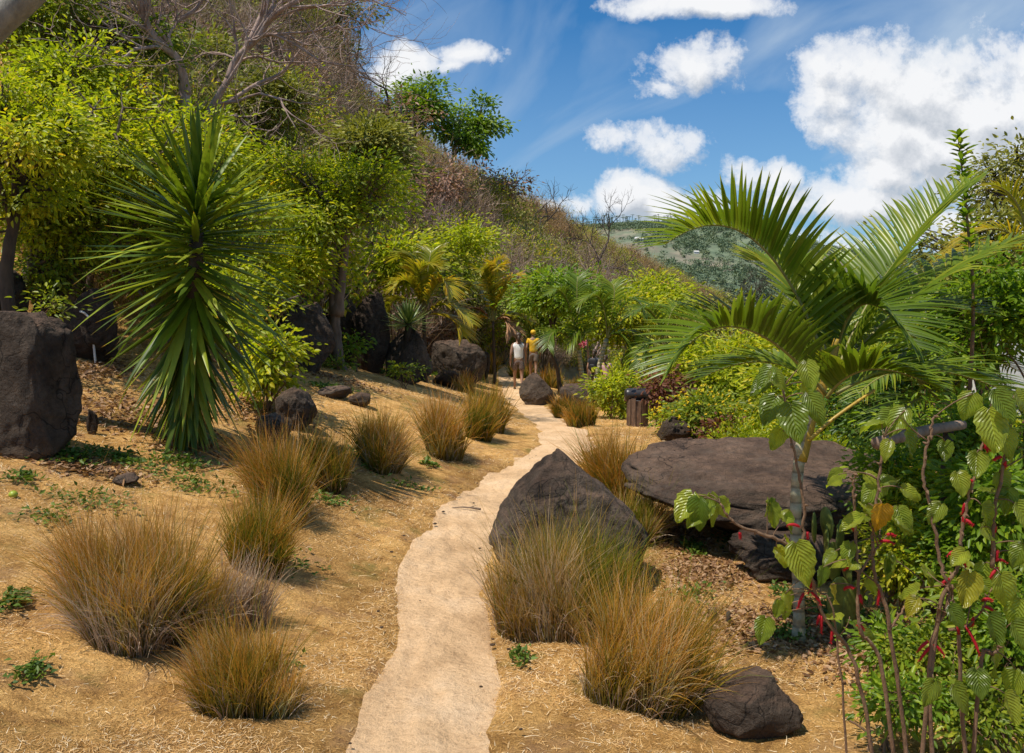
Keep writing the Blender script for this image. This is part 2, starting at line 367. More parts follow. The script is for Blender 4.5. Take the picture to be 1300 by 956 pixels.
def palm_trunk_mat():
    m, nt = newmat('ringed_palm_trunk'); c = coords(nt)
    w = N(nt, 'ShaderNodeTexWave', bands_direction='Z'); w.inputs['Scale'].default_value = 3.2; w.inputs['Distortion'].default_value = 1.2; nt.links.new(c, w.inputs['Vector'])
    col = ramp(nt, [(0, (.24, .20, .12)), (.1, (.40, .35, .23)), (1, (.50, .45, .29))], w.outputs['Fac']).outputs[0]
    col = mixc(nt, col, ramp(nt, [(.35, (.6, .6, .55)), (.7, (1.1, 1.1, 1.1))], noise_n(nt, 18, 5, .7, c)).outputs[0], 1., 'MULTIPLY')
    p = N(nt, 'ShaderNodeBsdfPrincipled'); nt.links.new(col, p.inputs['Base Color']); p.inputs['Roughness'].default_value = .75
    nt.links.new(bump(nt, w.outputs['Fac'], .01), p.inputs['Normal']); out(nt, p.outputs[0]); return m
M['ptrunk'] = palm_trunk_mat()

def big_leaf_mat(name, ca, cb, vein=(1.28, 1.28, 1.15)):
    m, nt = newmat(name); v = vattr(nt)
    c = mixc(nt, ca, cb, v[0])
    wv = math_n(nt, 'ADD', math_n(nt, 'MULTIPLY', v[1], 9.), math_n(nt, 'MULTIPLY', v[2], -4.))
    fr = math_n(nt, 'FRACT', wv)
    vr = ramp(nt, [(0, vein), (.1, (1, 1, 1)), (.9, (.92, .92, .92)), (1, vein)], fr).outputs[0]
    mid = ramp(nt, [(0, vein), (.05, (1, 1, 1))], v[2]).outputs[0]
    c = mixc(nt, c, vr, 1., 'MULTIPLY'); c = mixc(nt, c, mid, 1., 'MULTIPLY')
    c = mixc(nt, c, ramp(nt, [(.35, (.75, .75, .7)), (.7, (1.15, 1.15, 1.1))], noise_n(nt, 25, 4, .6, geo(nt)['Position'])).outputs[0], 1., 'MULTIPLY')
    p = N(nt, 'ShaderNodeBsdfPrincipled'); nt.links.new(c, p.inputs['Base Color']); p.inputs['Roughness'].default_value = .33; p.inputs['Specular IOR Level'].default_value = .55
    nt.links.new(bump(nt, math_n(nt, 'ABSOLUTE', math_n(nt, 'SUBTRACT', fr, .5)), .006, 1.), p.inputs['Normal'])
    t = nt.nodes.new('ShaderNodeBsdfTranslucent'); nt.links.new(mixc(nt, c, (1.5, 1.5, .6), 1., 'MULTIPLY'), t.inputs[0])
    mx = nt.nodes.new('ShaderNodeMixShader'); mx.inputs[0].default_value = .5; nt.links.new(p.outputs[0], mx.inputs[1]); nt.links.new(t.outputs[0], mx.inputs[2]); out(nt, mx.outputs[0]); return m
M['bigleaf'] = big_leaf_mat('broad_leaf', (.15, .23, .025), (.42, .48, .05))
M['orleaf'] = big_leaf_mat('orange_leaf', (.62, .33, .02), (.70, .36, .03))
M['yelleaf'] = big_leaf_mat('yellowing_leaf', (.33, .34, .03), (.42, .38, .03))

def ground_mat():
    m, nt = newmat('dry_grass_ground'); pos = geo(nt)['Position']
    sep = nt.nodes.new('ShaderNodeSeparateXYZ'); nt.links.new(pos, sep.inputs[0])
    a = noise_n(nt, .55, 5, .6, pos); b = noise_n(nt, 5, 6, .7, pos, .6); c = noise_n(nt, 85, 5, .8, pos, .6)
    col = ramp(nt, [(.28, (.24, .13, .05)), (.42, (.52, .30, .10)), (.58, (.74, .46, .17)), (.8, (.84, .57, .26))], b).outputs[0]
    col = mixc(nt, col, ramp(nt, [(.34, (.55, .50, .44)), (.6, (1.15, 1.1, 1.05))], a).outputs[0], 1., 'MULTIPLY')
    col = mixc(nt, col, ramp(nt, [(.32, (.35, .32, .28)), (.66, (1.5, 1.48, 1.45))], c).outputs[0], 1., 'MULTIPLY')
    col = mixc(nt, col, (.36, .20, .10), math_n(nt, 'MULTIPLY', ramp(nt, [(.52, (0, 0, 0)), (.64, (1, 1, 1))], noise_n(nt, 2.1, 6, .7, pos, .3)).outputs[0], .55))
    gm = ramp(nt, [(.56, (0, 0, 0)), (.68, (.7, .7, .7))], noise_n(nt, 1.3, 5, .7, pos)).outputs[0]
    col = mixc(nt, col, (.13, .14, .03), gm)
    # the hillside soil is browner, the far valley side has haze painted into its colour, both by where they lie
    hz = ramp(nt, [(.0, (0, 0, 0)), (1, (1, 1, 1))], math_n(nt, 'DIVIDE', sep.outputs[1], 45.)).outputs[0]
    hill = mixc(nt, (.19, .125, .06), (.34, .24, .12), b)
    h1 = ramp(nt, [(.42, (0, 0, 0)), (.75, (1, 1, 1))], math_n(nt, 'DIVIDE', sep.outputs[1], 60.)).outputs[0]
    col = mixc(nt, col, hill, h1)
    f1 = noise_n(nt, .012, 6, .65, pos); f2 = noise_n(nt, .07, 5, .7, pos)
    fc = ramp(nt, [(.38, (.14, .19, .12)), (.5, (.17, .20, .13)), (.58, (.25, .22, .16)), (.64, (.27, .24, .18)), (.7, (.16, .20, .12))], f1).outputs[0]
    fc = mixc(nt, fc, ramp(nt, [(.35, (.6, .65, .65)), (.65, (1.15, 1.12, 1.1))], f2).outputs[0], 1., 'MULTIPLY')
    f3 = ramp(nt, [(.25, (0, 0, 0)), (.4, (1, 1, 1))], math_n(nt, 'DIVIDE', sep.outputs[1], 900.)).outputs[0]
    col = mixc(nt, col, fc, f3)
    p = N(nt, 'ShaderNodeBsdfPrincipled'); nt.links.new(col, p.inputs['Base Color']); p.inputs['Roughness'].default_value = .95; p.inputs['Specular IOR Level'].default_value = .1
    nt.links.new(bump(nt, math_n(nt, 'ADD', b, math_n(nt, 'MULTIPLY', c, .35)), .05), p.inputs['Normal']); out(nt, p.outputs[0]); return m
def path_mat():
    m, nt = newmat('sandy_path'); pos = geo(nt)['Position']
    a = noise_n(nt, 1.6, 6, .65, pos, 0.); b = noise_n(nt, 30, 6, .8, pos); c = noise_n(nt, 190, 3, .7, pos)
    col = ramp(nt, [(.3, (.57, .365, .195)), (.5, (.79, .53, .30)), (.72, (.90, .645, .405))], a).outputs[0]
    col = mixc(nt, col, ramp(nt, [(.3, (.68, .60, .54)), (.48, (1, 1, 1)), (.75, (1.12, 1.1, 1.06))], b).outputs[0], 1., 'MULTIPLY')
    col = mixc(nt, col, ramp(nt, [(.35, (.78, .76, .74)), (.65, (1.1, 1.1, 1.1))], c).outputs[0], 1., 'MULTIPLY')
    p = N(nt, 'ShaderNodeBsdfPrincipled'); nt.links.new(col, p.inputs['Base Color']); p.inputs['Roughness'].default_value = .95; p.inputs['Specular IOR Level'].default_value = .1
    nt.links.new(bump(nt, math_n(nt, 'ADD', math_n(nt, 'ADD', a, math_n(nt, 'MULTIPLY', noise_n(nt, 6, 5, .6, pos, 0.), 1.3)), math_n(nt, 'MULTIPLY', b, .5)), .045), p.inputs['Normal']); out(nt, p.outputs[0]); return m

# ------------------------------------------------------------------ ground + path
def grid_mesh(name, xs_fn, ys, zoff=0.):
    rows = []
    for y in ys:
        xs = xs_fn(y); rows.append(np.stack([xs, np.full_like(xs, y)], -1))
    P = np.stack(rows); z = terrain(P[..., 0], P[..., 1]) + zoff
    V = np.concatenate([P, z[..., None]], -1); n, k = V.shape[:2]
    i = np.arange(n - 1)[:, None] * k; j = np.arange(k - 1)[None]
    Q = np.stack([i + j, i + j + 1, i + k + j + 1, i + k + j], -1).reshape(-1, 4)
    mb = MB(); mb.add(V.reshape(-1, 3), Q); return mb, V
ys = np.concatenate([np.linspace(-6, 2, 25), np.linspace(2.05, 14, 240), np.linspace(14.1, 40, 180), np.linspace(41, 130, 130), np.linspace(132, 330, 60), np.geomspace(336, 2200, 90)])
_tt = np.concatenate([np.linspace(-2.4, -.9, 24), np.linspace(-.88, .88, 330), np.linspace(.9, 2.4, 24)])
def gxs(y):
    base = _tt * max(y, 0) * 1.0
    return base + _tt * 4.5
mb, _ = grid_mesh('ground', gxs, ys)
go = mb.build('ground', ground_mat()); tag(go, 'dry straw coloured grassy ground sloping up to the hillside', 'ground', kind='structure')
# path sheet: fills the channel a little below the turf edge
pys = np.concatenate([np.linspace(-2, 3.5, 60), np.linspace(3.52, 12, 420), np.linspace(12.05, 36, 400)]); k = 41; rows = []
_r = RS(31); FOOT = [(float(xp(q)) + _r.uniform(-.2, .2), q, 0) for q in np.cumsum(_r.uniform(.12, .4, 34)) + 3.4]
rng = RS(3)
for y in pys:
    c, w = xp(y), np.interp(y, PY, PW)
    wl = w + .022 * n2(y, 1, 1.8, 2, 61) + .05; wr = w + .022 * n2(y, 7, 1.8, 2, 63) + .05
    slope = (xp(y + .1) - xp(y - .1)) / .2
    f = math.sqrt(1 + min(slope ** 2, 1.))
    xs = np.linspace(c - wl * f, c + wr * f, k)
    e = np.abs(np.linspace(-1, 1, k))
    zt = terrain(xs, np.full(k, y))
    zc = terrain(np.array([c]), np.array([y]))[0]
    z = np.minimum(zt + .004 + .03 * (1 - e ** 2), 1e9) - .03 * (e ** 6)
    z = z + .012 * n2(xs, np.full(k, y), 4, 3, 70)
    for fx, fy, fr in FOOT:
        dd = ((xs - fx) / .05) ** 2 + ((y - fy) / .13) ** 2; z = z - .012 * np.exp(-dd * 1.3) + .004 * np.exp(-(np.sqrt(dd) - 1.5) ** 2 * 4)
    rows.append(np.stack([xs, np.full(k, y), z], -1))
V = np.stack(rows); n = len(pys); i = np.arange(n - 1)[:, None] * k; j = np.arange(k - 1)[None]
Q = np.stack([i + j, i + j + 1, i + k + j + 1, i + k + j], -1).reshape(-1, 4)
mb = MB(); mb.add(V.reshape(-1, 3), Q); po = mb.build('path', path_mat()); tag(po, 'narrow pale sandy footpath winding away through the grass', 'path', kind='structure')

# ------------------------------------------------------------------ ground cover (stuff)
def scatter(n, x0, x1, y0, y1, rng, dens=None):
    # even density on screen: distance drawn log-uniform
    y = np.exp(rng.uniform(math.log(y0), math.log(y1), n)); t = rng.uniform(x0, x1, n); x = t * (y + .5)
    if dens is not None:
        kx = dens(x, y) > rng.rand(n); x, y = x[kx], y[kx]
    return x, y
def pathd(x, y): return np.abs(x - xp(y)) - np.interp(y, PY, PW)
rng = RS(11)
x, y = scatter(420000, -.75, .75, 3.0, 26, rng, lambda x, y: np.clip(sst(-.13, .05, pathd(x, y) + .05 * n2(x, y, 3, 3, 8)) + .055, 0, 1) * (.12 + .88 * sst(-.45, .3, n2(x, y, 1.5, 3, 4))))
z = terrain(x, y); Nn = len(x)
ang = rng.uniform(0, 2 * np.pi, Nn); el = np.abs(rng.normal(0, .35, Nn))
D = np.stack([np.cos(ang) * np.cos(el), np.sin(ang) * np.cos(el), np.sin(el)], -1)
sc = (.7 + y / 9)
mb = MB(); ribbons(mb, np.stack([x, y, z + .004], -1), D, rng.uniform(.015, .045, Nn) * sc ** .7, .0026 * sc, rng.uniform(0, .25, Nn), rng, 2, curl=.15, side=nrm(np.cross(D, np.array([0, 0, 1.]) + rng.normal(0, .5, (Nn, 3)))))
x, y = scatter(5000, -.75, .75, 3.0, 16, rng, lambda x, y: (pathd(x, y) > .03) * (.2 + .8 * sst(-.2, .4, n2(x, y, 1.1, 3, 14))))
z = terrain(x, y); Nn = len(x); ang = rng.uniform(0, 2 * np.pi, Nn); el = rng.uniform(-.02, .35, Nn); D = np.stack([np.cos(ang) * np.cos(el), np.sin(ang) * np.cos(el), np.sin(el)], -1)
ribbons(mb, np.stack([x, y, z + .008], -1), D, rng.uniform(.04, .12, Nn) * (.7 + y / 14), .0032 * (.7 + y / 9), rng.uniform(.1, .4, Nn), rng, 3, curl=.3, r0=rng.uniform(.6, 1, Nn), side=nrm(np.cross(D, np.array([0, 0, 1.]) + rng.normal(0, .4, (Nn, 3)))))
so = mb.build('dry_grass', M['straw']); tag(so, 'short dry straw and cut grass lying over the lawn', 'grass', kind='stuff')
# fallen leaves below the yucca and near the rocks, right under the palm
def leafpatch(name, label, spots, n, mat, rng, size=.05, cat='leaves'):
    mb = MB()
    for px, py, rx, ry in spots:
        c = ground(px, py); s = c[1] / FPX
        xx = c[0] + rng.normal(0, rx * s * .6, n); yy = c[1] + rng.normal(0, ry * s * 2.2, n)
        kk = pathd(xx, yy) > .05; xx, yy = xx[kk], yy[kk]
        P = np.stack([xx, yy, terrain(xx, yy) + .01], -1); m = len(P)
        D = rng.normal(size=(m, 3)) * [1, 1, .25]; Nv = np.array([0, 0, 1.]) + rng.normal(0, .45, (m, 3))
        L = rng.uniform(.6, 1.5, m) * size; leaves(mb, P, D, Nv, L, L * .45, rng, fold=.2, droop=-.15)
    o = mb.build(name, mat); return tag(o, label, cat, kind='stuff')
leafpatch('leaf_litter', 'brown fallen leaves scattered below the tall yucca and the rocks', [(150, 520, 70, 25), (240, 560, 110, 16), (330, 520, 60, 20), (130, 470, 30, 20), (80, 585, 80, 8), (420, 480, 60, 10)], 900, M['litter'], RS(5), .055)
leafpatch('leaf_litter', 'brown and tan fallen leaves around the palm and flat boulder', [(900, 730, 60, 18), (960, 800, 90, 20), (1080, 800, 80, 20), (860, 680, 30, 15), (1150, 850, 100, 20)], 1300, M['litter'], RS(6), .04)

def weedpatch(spots, rng):
    mb = MB()
    for px, py, rx, ry, n in spots:
        c = ground(px, py); s = c[1] / FPX
        xx = c[0] + rng.normal(0, rx * s * .5, n); yy = c[1] + rng.normal(0, ry * s * 2, n)
        P = np.stack([xx, yy, terrain(xx, yy) + rng.uniform(.01, .05, n)], -1)
        D = rng.normal(size=(n, 3)) * [1, 1, .3] + [0, 0, .5]; Nv = np.array([0, 0, 1.]) + rng.normal(0, .5, (n, 3))
        L = rng.uniform(.02, .05, n) * (.6 + c[1] / 9); leaves(mb, P, D, Nv, L, L * .5, rng, fine=False)
    o = mb.build('low_weeds', M['weed']); tag(o, 'small green weeds in low patches on the dry lawn', 'weeds', kind='stuff')
weedpatch([(70, 580, 45, 6, 500), (20, 770, 14, 8, 200), (150, 585, 60, 6, 350), (30, 610, 14, 6, 100), (60, 660, 30, 8, 90), (230, 590, 40, 8, 250), (430, 600, 20, 8, 130), (460, 580, 18, 4, 100),
           (170, 790, 16, 8, 140), (470, 595, 12, 4, 80), (545, 592, 10, 3, 60), (420, 495, 25, 6, 300), (470, 470, 40, 5, 300), (1000, 760, 20, 10, 150), (930, 690, 16, 10, 120), (880, 700, 12, 8, 120),
           (1060, 780, 60, 14, 300), (1000, 810, 30, 8, 160), (40, 860, 20, 8, 120), (560, 480, 20, 5, 160), (120, 640, 60, 10, 160), (250, 620, 50, 8, 160), (420, 640, 30, 8, 90), (380, 720, 40, 12, 70), (350, 850, 40, 14, 60), (520, 620, 30, 6, 60), (660, 840, 12, 8, 80), (620, 520, 12, 3, 60), (880, 760, 30, 12, 100)], RS(8))

# ------------------------------------------------------------------ tussocks
def tussock(label, x0, x1, ytop, ybase, n, mat='tuss', dead=.25, seed=0, spread=.55, group='dry tussocks lining the path', d=None, lean=0., base_wide=.74, tone=0.):
    rng = RS(seed + 100); lean = lean + RS(seed + 7).uniform(-.16, .2)
    cx = (x0 + x1) / 2; p = ground(cx, ybase) if d is None else gat(cx, d); s = p[1] / FPX
    wpx = (x1 - x0) * s * (.94 if x1 - x0 > 120 else .86); r = wpx / 2 * base_wide; p = p + [0, r * .6, 0]; p[2] = gz(p[0], p[1]); h = (ybase - ytop) * s * 1.0; spread = spread * .2; n = int(n * 1.2)
    t = thing('grass_tussock', label, 'tussock', p, group)
    def part(name, n, mat, hh, sp, wd, tp):
        mb = MB(); a = rng.uniform(0, 2 * np.pi, n); q = np.sqrt(rng.rand(n)); rr = r * q * (1 + .2 * np.sin(3 * a + seed))
        ox, oy = rr * np.cos(a), rr * np.sin(a)
        B = np.stack([ox, oy, terrain(p[0] + ox, p[1] + oy) - p[2] - .02], -1)
        out_ = np.stack([np.cos(a), np.sin(a), np.zeros(n)], -1) * (q * sp)[:, None]
        D = out_ + [lean, 0, 1.] + rng.normal(0, .125, (n, 3)) + np.stack([n2(ox / r * 2, oy / r * 2, 1.2, 2, seed + 5), n2(ox / r * 2, oy / r * 2, 1.2, 2, seed + 6), np.zeros(n)], -1) * .24
        clump = 1 + .42 * n2(ox / r * 1.9 + seed, oy / r * 1.9, 1.7, 3, seed)
        L = hh * rng.uniform(.35, 1.05, n) ** .8 * (1 - .15 * q ** 3) * clump
        out2 = nrm(out_ + rng.normal(0, .05, (n, 3)))
        W = wd * rng.uniform(.7, 1.4, n)
        r0 = np.clip(rng.rand(n) * .6 + .2 + .45 * n2(ox / r * 1.6 + seed, oy / r * 1.6, 1.5, 3, seed + 3) + tone, 0, 1)
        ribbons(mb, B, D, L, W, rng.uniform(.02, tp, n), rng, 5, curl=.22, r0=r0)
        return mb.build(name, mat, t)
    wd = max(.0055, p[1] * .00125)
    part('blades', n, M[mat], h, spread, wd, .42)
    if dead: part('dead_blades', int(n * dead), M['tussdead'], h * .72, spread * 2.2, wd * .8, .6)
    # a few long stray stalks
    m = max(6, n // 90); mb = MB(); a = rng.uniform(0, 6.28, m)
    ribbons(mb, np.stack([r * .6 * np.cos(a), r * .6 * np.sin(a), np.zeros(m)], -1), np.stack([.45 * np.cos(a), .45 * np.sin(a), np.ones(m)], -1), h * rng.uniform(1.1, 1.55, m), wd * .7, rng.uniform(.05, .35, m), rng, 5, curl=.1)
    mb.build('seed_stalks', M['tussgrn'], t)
    return t
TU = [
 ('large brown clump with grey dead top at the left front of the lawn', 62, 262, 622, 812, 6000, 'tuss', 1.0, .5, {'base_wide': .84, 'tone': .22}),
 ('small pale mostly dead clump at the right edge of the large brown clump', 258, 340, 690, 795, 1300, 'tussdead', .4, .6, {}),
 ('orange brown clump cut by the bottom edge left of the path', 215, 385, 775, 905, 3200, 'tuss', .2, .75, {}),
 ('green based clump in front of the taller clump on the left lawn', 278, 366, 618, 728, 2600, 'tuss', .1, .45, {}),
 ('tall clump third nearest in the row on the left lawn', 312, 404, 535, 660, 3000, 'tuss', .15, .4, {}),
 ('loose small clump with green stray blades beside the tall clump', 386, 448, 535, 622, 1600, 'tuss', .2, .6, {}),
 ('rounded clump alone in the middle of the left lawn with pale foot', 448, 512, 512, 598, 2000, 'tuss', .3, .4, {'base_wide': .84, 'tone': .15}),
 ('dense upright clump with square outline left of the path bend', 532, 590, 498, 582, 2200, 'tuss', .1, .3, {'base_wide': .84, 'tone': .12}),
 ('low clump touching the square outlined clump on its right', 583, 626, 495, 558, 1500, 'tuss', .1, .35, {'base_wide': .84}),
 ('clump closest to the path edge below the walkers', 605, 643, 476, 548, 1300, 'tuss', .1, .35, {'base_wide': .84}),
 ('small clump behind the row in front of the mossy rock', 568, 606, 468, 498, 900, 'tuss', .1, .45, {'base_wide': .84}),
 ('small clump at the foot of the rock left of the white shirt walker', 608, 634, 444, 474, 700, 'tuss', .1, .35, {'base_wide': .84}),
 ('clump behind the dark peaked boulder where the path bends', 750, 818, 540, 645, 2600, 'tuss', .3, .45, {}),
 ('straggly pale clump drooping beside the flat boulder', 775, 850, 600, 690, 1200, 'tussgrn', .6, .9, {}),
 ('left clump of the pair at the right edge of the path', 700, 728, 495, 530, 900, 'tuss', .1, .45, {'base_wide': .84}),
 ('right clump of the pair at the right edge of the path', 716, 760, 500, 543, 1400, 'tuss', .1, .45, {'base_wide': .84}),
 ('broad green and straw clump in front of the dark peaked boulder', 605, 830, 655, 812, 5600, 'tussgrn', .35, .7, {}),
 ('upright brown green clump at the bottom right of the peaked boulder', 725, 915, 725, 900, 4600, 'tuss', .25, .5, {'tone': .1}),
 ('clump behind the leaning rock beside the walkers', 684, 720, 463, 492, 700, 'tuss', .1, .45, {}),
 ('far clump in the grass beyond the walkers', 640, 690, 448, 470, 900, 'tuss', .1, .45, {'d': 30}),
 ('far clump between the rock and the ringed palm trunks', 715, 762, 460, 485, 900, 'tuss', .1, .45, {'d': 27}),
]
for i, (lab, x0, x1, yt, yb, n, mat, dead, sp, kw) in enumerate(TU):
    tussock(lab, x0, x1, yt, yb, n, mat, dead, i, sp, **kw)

# ------------------------------------------------------------------ boulders
def ico(sub):
    bm = bmesh.new(); bmesh.ops.create_icosphere(bm, subdivisions=sub, radius=1)
    V = np.array([v.co[:] for v in bm.verts]); T = np.array([[v.index for v in f.verts] for f in bm.faces]); bm.free(); return V, T
ICO = {k: ico(k) for k in (3, 4, 5, 6)}
def boulder(name, label, box, ybase=None, d=None, planes=None, depth=.9, seed=0, mat='rock', sub=5, nz=.07, ncut=9, group='dark basalt boulders', rz=0, sink=.12, cat='boulder', boxy=1.0, shear=0.):
    """box = x0,y0,x1,y1 in photo pixels; stands where its foot meets the ground"""
    rng = RS(seed + 900); x0, y0, x1, y1 = box; cx = (x0 + x1) / 2
    p = ground(cx, ybase or y1) if d is None else gat(cx, d); s = p[1] / FPX
    w, h = (x1 - x0) * s, (y1 - y0) * s
    if d is not None: # height follows the top pixel
        top = at(cx, y0, d)[2]; h = max(.05, top - p[2])
    V, T = ICO[sub]; V = V.copy()
    if boxy != 1: V = np.sign(V) * np.abs(V) ** boxy; V = V / np.abs(V).max(0)
    cuts = planes or [(nrm(rng.normal(size=3) * [1, 1, .8]), rng.uniform(.55, .88)) for _ in range(ncut)]
    for nv, off in cuts:
        nv = nrm(np.array(nv, float)); e = V @ nv - off; V = V - np.clip(e, 0, None)[:, None] * nv * .93
    V = (V - V.min(0)) / (V.max(0) - V.min(0)) * 2 - 1
    V[:, 0] += shear * (V[:, 2] + 1) * .5; V = (V - V.min(0)) / (V.max(0) - V.min(0)) * 2 - 1
    if sub > 4:
        for k_ in range(26):
            nv = nrm(rng.normal(size=3) * [1, 1, .9] + [0, -.4, .2]); pr = V @ nv; e = pr - pr.max() * rng.uniform(.86, .97); V = V - np.clip(e, 0, None)[:, None] * nv * .9
    dsp = fbm(V * 1.3 + seed, 5, seed, .55); V = V * (1 + nz * 1.15 * dsp[:, None]); rg_ = 1 - np.abs(noise(V * 3.1 + seed, seed + 8)); V = V * (1 - .045 * (rg_ ** 6)[:, None])
    V = V * (1 + .010 * fbm(V * 9 + seed, 4, seed + 12, .6))[:, None] if sub > 4 else V
    dsp2 = np.abs(fbm(V * 4 + seed * 3, 3, seed + 5)); V = V * (1 - .04 * dsp2[:, None])
    sd = w * depth / 2
    V = V * [w / 2, sd, h / 2 * (1 + sink)]
    V[:, 2] += h / 2 * (1 - sink)
    c, sn = math.cos(rz), math.sin(rz); V[:, :2] = V[:, :2] @ np.array([[c, sn], [-sn, c]])
    mb = MB(); mb.add(V, None, T); loc = p + [0, sd * .8, 0]; loc[2] = min(gz(loc[0], loc[1]), p[2] + .05)
    if d is not None: loc = p.copy()
    o = mb.build(name, M[mat], None, loc); tag(o, label, cat, group)
    return o
# foreground peaked boulder
peak = [((-.70, -.1, .72), .26), ((.72, -.05, .6), .40), ((0, -.9, .42), .50), ((.35, -.75, .45), .52), ((0, .9, .5), .45), ((-.5, -.7, .45), .5), ((.9, -.4, .2), .7), ((-.9, -.4, .1), .78)]
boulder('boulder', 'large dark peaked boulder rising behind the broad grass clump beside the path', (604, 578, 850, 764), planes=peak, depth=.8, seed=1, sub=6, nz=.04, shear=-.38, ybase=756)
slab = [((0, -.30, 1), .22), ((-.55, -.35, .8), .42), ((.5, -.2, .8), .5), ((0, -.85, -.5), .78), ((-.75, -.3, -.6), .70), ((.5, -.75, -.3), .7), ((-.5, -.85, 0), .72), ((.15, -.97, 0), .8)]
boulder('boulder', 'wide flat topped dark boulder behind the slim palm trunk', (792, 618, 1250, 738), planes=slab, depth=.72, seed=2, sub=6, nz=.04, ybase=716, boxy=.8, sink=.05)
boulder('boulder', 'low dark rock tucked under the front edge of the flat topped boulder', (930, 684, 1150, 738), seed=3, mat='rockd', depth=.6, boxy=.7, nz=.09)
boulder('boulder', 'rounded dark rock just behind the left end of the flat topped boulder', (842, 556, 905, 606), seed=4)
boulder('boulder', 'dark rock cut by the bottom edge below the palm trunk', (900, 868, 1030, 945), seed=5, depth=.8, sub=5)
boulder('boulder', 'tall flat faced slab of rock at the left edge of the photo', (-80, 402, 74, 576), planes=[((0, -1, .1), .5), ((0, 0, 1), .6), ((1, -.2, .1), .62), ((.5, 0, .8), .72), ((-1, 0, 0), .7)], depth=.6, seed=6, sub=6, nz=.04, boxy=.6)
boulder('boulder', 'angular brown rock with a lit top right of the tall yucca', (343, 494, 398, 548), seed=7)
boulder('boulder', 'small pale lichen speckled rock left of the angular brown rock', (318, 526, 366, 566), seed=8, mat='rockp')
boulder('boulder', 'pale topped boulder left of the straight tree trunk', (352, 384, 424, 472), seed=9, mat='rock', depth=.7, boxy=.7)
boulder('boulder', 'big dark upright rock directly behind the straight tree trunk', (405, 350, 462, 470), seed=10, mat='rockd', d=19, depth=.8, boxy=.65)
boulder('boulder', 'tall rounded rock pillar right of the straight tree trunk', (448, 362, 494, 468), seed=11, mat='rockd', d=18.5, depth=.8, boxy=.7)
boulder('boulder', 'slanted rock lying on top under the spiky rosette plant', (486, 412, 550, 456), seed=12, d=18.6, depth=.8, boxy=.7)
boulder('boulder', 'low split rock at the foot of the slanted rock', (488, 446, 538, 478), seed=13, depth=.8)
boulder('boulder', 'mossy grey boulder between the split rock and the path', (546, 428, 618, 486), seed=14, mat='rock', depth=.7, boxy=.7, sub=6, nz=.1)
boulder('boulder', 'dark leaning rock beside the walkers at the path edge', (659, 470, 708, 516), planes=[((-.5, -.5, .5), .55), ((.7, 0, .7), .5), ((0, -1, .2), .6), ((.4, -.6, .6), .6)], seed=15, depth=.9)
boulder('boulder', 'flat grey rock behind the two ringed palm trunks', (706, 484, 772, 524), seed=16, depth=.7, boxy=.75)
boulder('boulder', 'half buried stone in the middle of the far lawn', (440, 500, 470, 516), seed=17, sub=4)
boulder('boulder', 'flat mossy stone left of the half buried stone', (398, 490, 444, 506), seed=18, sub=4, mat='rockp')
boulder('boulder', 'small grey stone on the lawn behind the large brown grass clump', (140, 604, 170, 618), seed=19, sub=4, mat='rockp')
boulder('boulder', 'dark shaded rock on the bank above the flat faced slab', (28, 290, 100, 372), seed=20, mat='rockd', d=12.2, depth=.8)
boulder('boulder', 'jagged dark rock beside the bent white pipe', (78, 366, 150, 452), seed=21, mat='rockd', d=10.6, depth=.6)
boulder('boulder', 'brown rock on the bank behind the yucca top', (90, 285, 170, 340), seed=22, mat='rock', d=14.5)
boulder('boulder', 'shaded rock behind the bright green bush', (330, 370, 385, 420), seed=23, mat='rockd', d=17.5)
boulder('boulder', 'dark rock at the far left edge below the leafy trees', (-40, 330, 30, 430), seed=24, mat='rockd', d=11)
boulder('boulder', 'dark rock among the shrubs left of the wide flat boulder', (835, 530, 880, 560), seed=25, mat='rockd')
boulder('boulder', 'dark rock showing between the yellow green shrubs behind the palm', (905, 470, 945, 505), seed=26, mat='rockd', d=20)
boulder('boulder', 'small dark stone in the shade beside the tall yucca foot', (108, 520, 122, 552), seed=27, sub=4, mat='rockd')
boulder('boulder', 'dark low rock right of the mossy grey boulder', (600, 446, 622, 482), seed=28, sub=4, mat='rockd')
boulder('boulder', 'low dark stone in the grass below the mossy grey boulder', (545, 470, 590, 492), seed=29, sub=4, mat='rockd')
rng = RS(77)
# pebbles on the path
for i in range(34):
    y = rng.uniform(3.7, 12) ; x = xp(y) + rng.choice([-1, 1]) * rng.uniform(.05, .36) ** .7; r = rng.uniform(.005, .015)
    V, T = ICO[3]; mb = MB(); mb.add(V * (1 + .2 * fbm(V * 1.5 + i, 2, i)[:, None]) * [r * 1.3, r, r * .6], None, T)
    tag(mb.build('pebble', M['rockd'], None, (x, y, gz(x, y) + .035)), 'small dark pebble lying on the sandy path', 'pebble', 'pebbles on the path')

